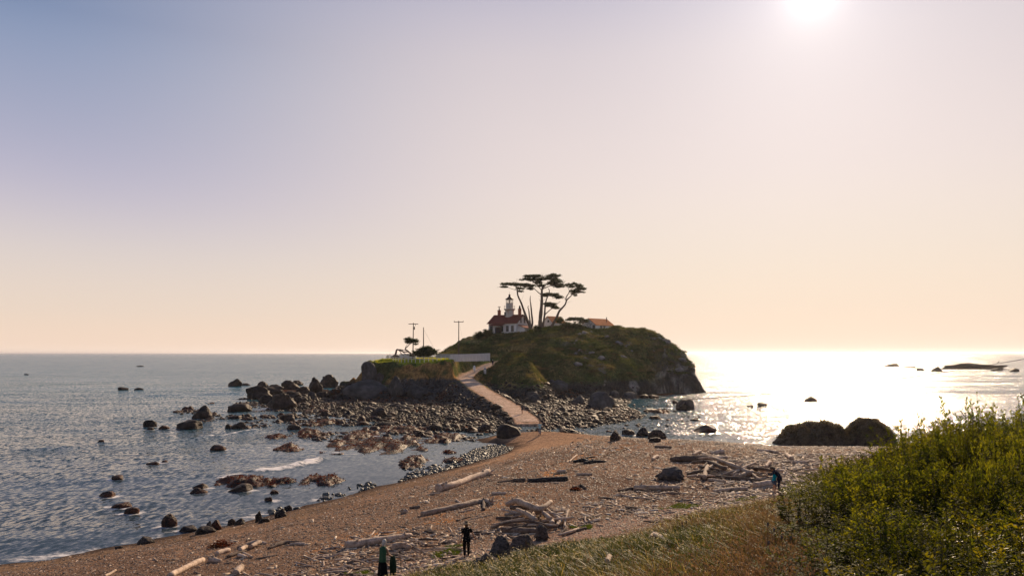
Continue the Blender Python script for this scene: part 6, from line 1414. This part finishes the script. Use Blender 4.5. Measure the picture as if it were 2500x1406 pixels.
    tag(link('dry_herbs', npmesh('dry_herbs', np.concatenate([V, v2]), np.concatenate([f, f2 + len(V)])), None, M_drygrass), 'russet dry herbs with seed heads growing through the dune grass', 'dry plants', None, 'stuff')
    # green turf patches on the gravel
    for i, (poly, lab) in enumerate([([(1610, 1242), (1650, 1230), (1710, 1234), (1705, 1240)], 'bright green turf patch behind the footpath, left one'), ([(1740, 1232), (1800, 1220), (1858, 1208), (1862, 1214), (1810, 1226)], 'long bright green turf strip behind the footpath, right one'), ([(1050, 1362), (1085, 1335), (1125, 1332), (1120, 1352)], 'small grass patch left of the woman in the straw hat'), ([(1395, 1288), (1440, 1282), (1440, 1292)], 'small grass patch right of the driftwood pile'), ([(850, 1402), (900, 1392), (905, 1404), (870, 1406)], 'grass patch left of the white haired woman'), ([(1270, 1262), (1560, 1262), (1620, 1252), (1600, 1262)], 'sparse turf along the footpath')]):
        Wp = [tuple(G(*q)[:2]) for q in poly]; xs_ = [q[0] for q in Wp]; ys_ = [q[1] for q in Wp]; m_ = 9000 if i != 5 else 1500
        x = r.uniform(min(xs_) - .5, max(xs_) + .5, m_); y = r.uniform(min(ys_) - .6, max(ys_) + .6, m_); ok = sdist(x, y, Wp) + .5 * fbm(x * 2, y * 2, 0, 133, 3) > .1 * r.random(m_); x, y = x[ok], y[ok]
        P = np.stack([x, y, ground_h(x, y)], 1); V, f = blades(P, .06 + .12 * r.random(len(x)), .02 + 0 * x, (-.2, 0), r, 2, .4); tag(link('turf', npmesh('turf', V, f), None, M_turf), lab, 'grass', None, 'stuff')
grass()
def leaf_set(P, D, size, r, fold=.25):
    """folded oval leaves: attachment P, direction D; 6 vertices, 4 faces each"""
    n = len(P); s = size[:, None]; side = unit(np.cross(D, np.array([0, 0, 1.0]) + r.normal(size=(n, 3)) * .4)); nr = np.cross(side, D)
    a = P; m1 = P + D * s * .35; m2 = P + D * s * .72 - nr * s * .04; tip = P + D * s - nr * s * .12
    l1 = m1 + side * s * .20 + nr * s * fold * .4; r1 = m1 - side * s * .20 + nr * s * fold * .4; l2 = m2 + side * s * .17 + nr * s * fold * .3; r2 = m2 - side * s * .17 + nr * s * fold * .3
    V = np.stack([a, m1, m2, tip, l1, l2, r1, r2], 1).reshape(-1, 3)
    f = np.array([(0, 1, 4, 4), (1, 2, 5, 4), (2, 3, 5, 5), (0, 6, 1, 1), (1, 6, 7, 2), (2, 7, 3, 3)])[None] + np.arange(n)[:, None, None] * 8
    return V, f.reshape(-1, 4)
def npmesh_mixed(name, V, Fq):
    """quads that may repeat their last corner (triangles)"""
    tri = Fq[:, 2] == Fq[:, 3]; T, Q = Fq[tri][:, :3], Fq[~tri]
    me = bpy.data.meshes.new(name); me.vertices.add(len(V)); me.vertices.foreach_set('co', V.astype(np.float32).ravel())
    idx = np.concatenate([Q.ravel(), T.ravel()]).astype(np.int32); me.loops.add(len(idx)); me.loops.foreach_set('vertex_index', idx)
    st = np.concatenate([np.arange(len(Q)) * 4, len(Q) * 4 + np.arange(len(T)) * 3]).astype(np.int32); me.polygons.add(len(st)); me.polygons.foreach_set('loop_start', st); me.update(calc_edges=True); return me
def shrub_proto(seed, stems=46, rad=.62, hgt=1.25, leaf=.05, per=34):
    r = np.random.default_rng(seed); P, D, S = [], [], []; m_ = MB()
    for k in range(stems):
        a = r.uniform(0, 6.28); q = math.sqrt(r.random()) * rad; b = np.array([q * math.cos(a), q * math.sin(a), 0]); h_ = hgt * (.55 + .5 * r.random()) * (1 - .35 * (q / rad) ** 2)
        ln = np.array([math.cos(a) * .22 * q / rad + r.normal() * .10 - .05, math.sin(a) * .22 * q / rad + r.normal() * .10, 1.0]); pts = [b + ln * h_ * u + np.array([r.normal() * .02, r.normal() * .02, 0]) for u in (0, .33, .66, 1)]
        m_.tube(pts, [.008, .007, .005, .002], 4)
        u = np.sort(r.uniform(.18, 1.0, per)); C = np.stack([np.interp(u, (0, .33, .66, 1), [p_[i] for p_ in pts]) for i in range(3)], 1)
        ph = np.arange(per) * 2.4 + r.uniform(0, 6); el = .3 + .7 * u + r.normal(size=per) * .25; d = unit(np.stack([np.cos(ph), np.sin(ph), el], 1)); P.append(C); D.append(d); S.append(leaf * (.65 + .7 * r.random(per)) * (1.15 - .5 * u ** 4))
        # side twigs
        for _ in range(2):
            uu = r.uniform(.4, .9); c = np.array([np.interp(uu, (0, .33, .66, 1), [p_[i] for p_ in pts]) for i in range(3)]); td = unit(np.array([[r.normal(), r.normal(), .9]]))[0]; L_ = .12 + .14 * r.random(); w_ = 9
            v_ = np.linspace(.2, 1, w_)[:, None]; P.append(c + td * L_ * v_); ph = np.arange(w_) * 2.4; D.append(unit(np.stack([np.cos(ph), np.sin(ph), .8 + 0 * ph], 1) + td * .6)); S.append(leaf * (.6 + .5 * r.random(w_)))
    P, D, S = np.concatenate(P), np.concatenate(D), np.concatenate(S); V, f = leaf_set(P, D, S, r); return npmesh_mixed('foliage', V, f), m_.mesh('stems')
def thicket():
    SP = [shrub_proto(500 + k, leaf=.068, per=30) for k in range(5)]; TL = [shrub_proto(520 + k, 30, .50, 1.75, .07, 40) for k in range(2)]
    r = np.random.default_rng(66); c = []
    y = 5.5
    while y < 66:
        step = .62 + y * .018; x = -.1 * y
        while x < .95 * y + 2:
            xx, yy = x + r.normal() * .2, y + r.normal() * .2; x += step
            t = float(bank_t(np.array(xx), np.array(yy))); se = float(shrub_edge(np.array(xx), np.array(yy)))
            if t < -.2 or se < 0 or xx / yy > .78: continue
            c.append((xx, yy, t, se))
        y += step * .95
    print('shrubs', len(c)); c.sort(key=lambda q: q[1])
    for i, (x, y, t, se) in enumerate(c[:300]):
        ht = np.interp(y, [5, 9, 14, 22, 34, 50], [.42, .62, .9, 1.0, .85, .6]) * np.interp(se, [0, 1.5, 4], [.55, .85, 1.1]) * (1 + .30 * r.normal()) * np.interp(t, [0, 3], [.7, 1])
        tall = r.random() < .12 and y > 12; fm, sm = (TL if tall else SP)[i % (2 if tall else 5)]
        wide = (.62 + y * .018) / .62 * .95
        e = empty('leafy_shrub', (x, y, gz(x, y) - .03), r.uniform(0, 6.28), 'upright leafy green shrub in the dense thicket on the bank', 'shrub', 'leafy shrubs of the thicket'); e.scale = (wide, wide, max(.3, ht))
        yl = (y < 9 and r.random() < .45) or r.random() < .07
        a = bpy.data.objects.new('foliage', with_mat2(fm, M_leaf_y if yl else M_leaf)); b = bpy.data.objects.new('stems', with_mat2(sm, M_stem))
        for o in (a, b): COL.objects.link(o); o.parent = e
    # the thicket's tallest sprays against the water at the right edge
    for i, (X, Yt, y, lab) in enumerate([(2362, 978, 17, 'tallest slender spray rising above the thicket near the right edge'), (2455, 1002, 15, 'tall slender spray at the right edge'), (2295, 1010, 19, 'slender spray left of the tallest one'), (2405, 1020, 14, 'shorter thin spray between the tall ones'), (2225, 1055, 22, 'thin spray on the left shoulder of the thicket')]):
        x = (X - CX) / F * y; z = gz(x, y); ztop = H - (Yt - HZ) / F * y; hh = ztop - z; fm, sm = TL[i % 2]; e = empty('leafy_spray', (x, y, z), i * 1.3, lab, 'shrub'); e.scale = (.5, .5, hh / 1.8)
        for nm, me_ in (('foliage', with_mat2(fm, M_leaf)), ('stems', with_mat2(sm, M_stem))): o = bpy.data.objects.new(nm, me_); COL.objects.link(o); o.parent = e
    # dark leaf litter and low growth under the shrubs
    n = 30000; y = 5 * (50 / 5) ** r.random(n); x = r.uniform(.2, .8, n) * y; se = shrub_edge(x, y); t = bank_t(x, y); ok = (se > -.6) & (t > -.2); x, y = x[ok], y[ok]
    P = np.stack([x, y, ground_h(x, y) + r.random(len(x)) * .35], 1); D = unit(r.normal(size=P.shape) + [0, 0, .6]); V, f = leaf_set(P, D, .05 + .0012 * y + .03 * r.random(len(x)), r)
    tag(link('undergrowth', npmesh_mixed('undergrowth', V, f), None, M_leaf), 'low leafy undergrowth beneath the shrubs', 'undergrowth', None, 'stuff')
thicket()
def teasels():
    g = random.Random(5)
    for X, Y, n, lab in ((1862, 1400, 5, 'group of dry brown teasel heads at the bottom edge'), (1000, 1392, 5, 'dark dry teasels beside the woman in the green top'), (1660, 1325, 4, 'russet teasels in the middle of the dune grass'), (1295, 1375, 5, 'orange dry stalks below the stumps')):
        p = G(X, Y); t = empty('teasel', p, 0, lab, 'dry plant')
        m_ = MB(); h_ = MB()
        for k in range(n):
            a = Vector((g.uniform(-.4, .4), g.uniform(-.4, .4), 0)); L_ = g.uniform(.55, .95); b = a + Vector((g.uniform(-.1, .1), g.uniform(-.1, .1), L_)); s_ = MB().tube([a, a.lerp(b, .5) + Vector((.02, 0, 0)), b], [.008, .007, .005], 5); s_.build('stalk', M_drygrass, t)
            MB().tube([b, b + Vector((0, 0, .03)), b + Vector((0, 0, .06)), b + Vector((0, 0, .09))], [.008, .022, .022, .008], 8).build('seed_head', M_drift_dark, t)
teasels()
def hill_plants():
    """blades and tufts over the island, so that its slopes catch the light like grass"""
    r = np.random.default_rng(77)
    n = 150000; x = r.uniform(-44, 62, n); y = r.uniform(178, 250, n); z = island_h(x, y); dr, pr = seg_dist(x, y, RAMP, False); dp = sdist(x, y, PLAT)
    e = .5; sl = np.hypot(island_h(x + e, y) - z, island_h(x, y + e) - z) / e
    ok = (z > 4.6) & ((dr > 3.4) | (pr < .1)) & ~((dp < .2) & (dp > -6) & (x < -9)) & (sl < 3.0) & ~((x > 50) & (sl > 1.2) & (r.random(n) < .8))
    for px_, py_, q, _ in PADS: ok &= np.hypot(x - px_, y - py_) > q * .8
    lawn = ok & (dp > .2) & (x < -11) & (y < 228); hill = ok & ~lawn; cl = fbm(x * .15, y * .15, 0, 151, 3)
    for nm, k, mt, h0, h1, lab in (('hill_grass', hill & (cl > -.12), M_hillgrass, .25, .55, 'sunlit grass and low scrub covering the island hill'), ('hill_scrub', hill & (cl <= -.12), M_bush, .3, .6, 'dark green scrub patches on the island hill'), ('lawn', lawn, M_lawn, .10, .14, 'bright yellow green lawn on the plateau behind the rail fence')):
        P = np.stack([x[k], y[k], z[k] - .05], 1); P = np.repeat(P, 2, 0) + r.normal(size=(2 * k.sum(), 3)) * [.3, .3, 0]; m_ = len(P)
        V, f = blades(P, h0 + h1 * r.random(m_), np.full(m_, .09) + .08 * r.random(m_), (-.2, 0), r, 2, .5); tag(link(nm, npmesh(nm, V, f), None, mt), lab, 'grass', None, 'stuff')
hill_plants()
def hill_shrubs():
    r = np.random.default_rng(88); protos = []
    for k in range(4):
        n = 420; q = unit(r.normal(size=(n, 3))) * r.random((n, 1)) ** .35; q[:, 2] = np.abs(q[:, 2]) * .75; q *= (1 + .3 * fbm(q[:, 0] * 2, q[:, 1] * 2, q[:, 2] * 2, 900 + k, 2))[:, None]
        U = unit(r.normal(size=(n, 3)) + q * .8 + [0, 0, .3]) * (.09 + .12 * r.random((n, 1))); Wv = unit(np.cross(U, r.normal(size=U.shape))) * .055; v, f = cards(q, U, Wv); protos.append(npmesh('hill_bush', v, f))
    M_b2 = mat('dry_scrub_leaf', (.08, .07, .028), (.17, .125, .05), 1, rough=.85, spec=.1, trans=.35, objrand=.3)
    c = []
    while len(c) < 170:
        x, y = r.uniform(-24, 60), r.uniform(200, 248); z = gi(x, y)
        if z < 5.2 or seg_dist(np.array([x]), np.array([y]), RAMP, False)[0][0] < 3.6 or sdist(np.array([x]), np.array([y]), PLAT)[0] > -3: continue
        if any(math.hypot(x - a, y - b) < q for a, b, q, _ in PADS) or (y > 240 and x < 30 and z > 17): continue
        c.append((x, y, z))
    for i, (x, y, z) in enumerate(c):
        dry = r.random() < .35; s_ = r.uniform(.6, 1.7); o = bpy.data.objects.new('hill_bush', with_mat2(protos[i % 4], M_b2 if dry else M_bush)); COL.objects.link(o)
        o.location = (x, y, z - .15); o.scale = (s_ * 1.3, s_, s_ * .7); o.rotation_euler = (0, 0, r.uniform(0, 6))
        tag(o, ('dry brownish' if dry else 'dark green') + ' low bush growing on the slope of the island hill', 'bush', ('dry' if dry else 'green') + ' bushes on the island hill')
    for i in range(26):
        x, y = r.uniform(18, 58), r.uniform(206, 246); z = gi(x, y)
        if z < 2.5: continue
        s_ = r.uniform(.5, 1.5); o = bpy.data.objects.new('rock_outcrop', with_mat2(PROTO[i % 10], M_out)); COL.objects.link(o); o.location = (x, y, z - .1 * s_); o.scale = (s_ * 1.3, s_, s_ * .8); o.rotation_euler = (r.normal() * .3, 0, r.uniform(0, 6))
        tag(o, 'pale rock poking out of the grass on the right side of the island hill', 'rock', 'pale outcrops on the island hill')
M_out = mat("pale_outcrop", (.12, .11, .105), (.28, .26, .24), 1.2, rough=.9, bump=.9, bscale=2.5, bdist=.2, spec=.1)
hill_shrubs()

# ------------------------------------------------------------------ sea haze
def haze():
    m_ = bpy.data.materials.new("sea_haze"); m_.use_nodes = True; nt = m_.node_tree; nt.nodes.clear()
    out = nt.nodes.new('ShaderNodeOutputMaterial'); v = nt.nodes.new('ShaderNodeVolumePrincipled'); nt.links.new(v.outputs[0], out.inputs['Volume'])
    v.inputs['Color'].default_value = (.95, .92, .95, 1); v.inputs['Density'].default_value = .00005; v.inputs['Anisotropy'].default_value = .6
    o = MB().box(-65000, 65000, -6000, 70000, -3.5, 34).build('haze', m_); tag(o, 'thin bright sea haze over the water', 'haze', None, 'stuff')
haze()
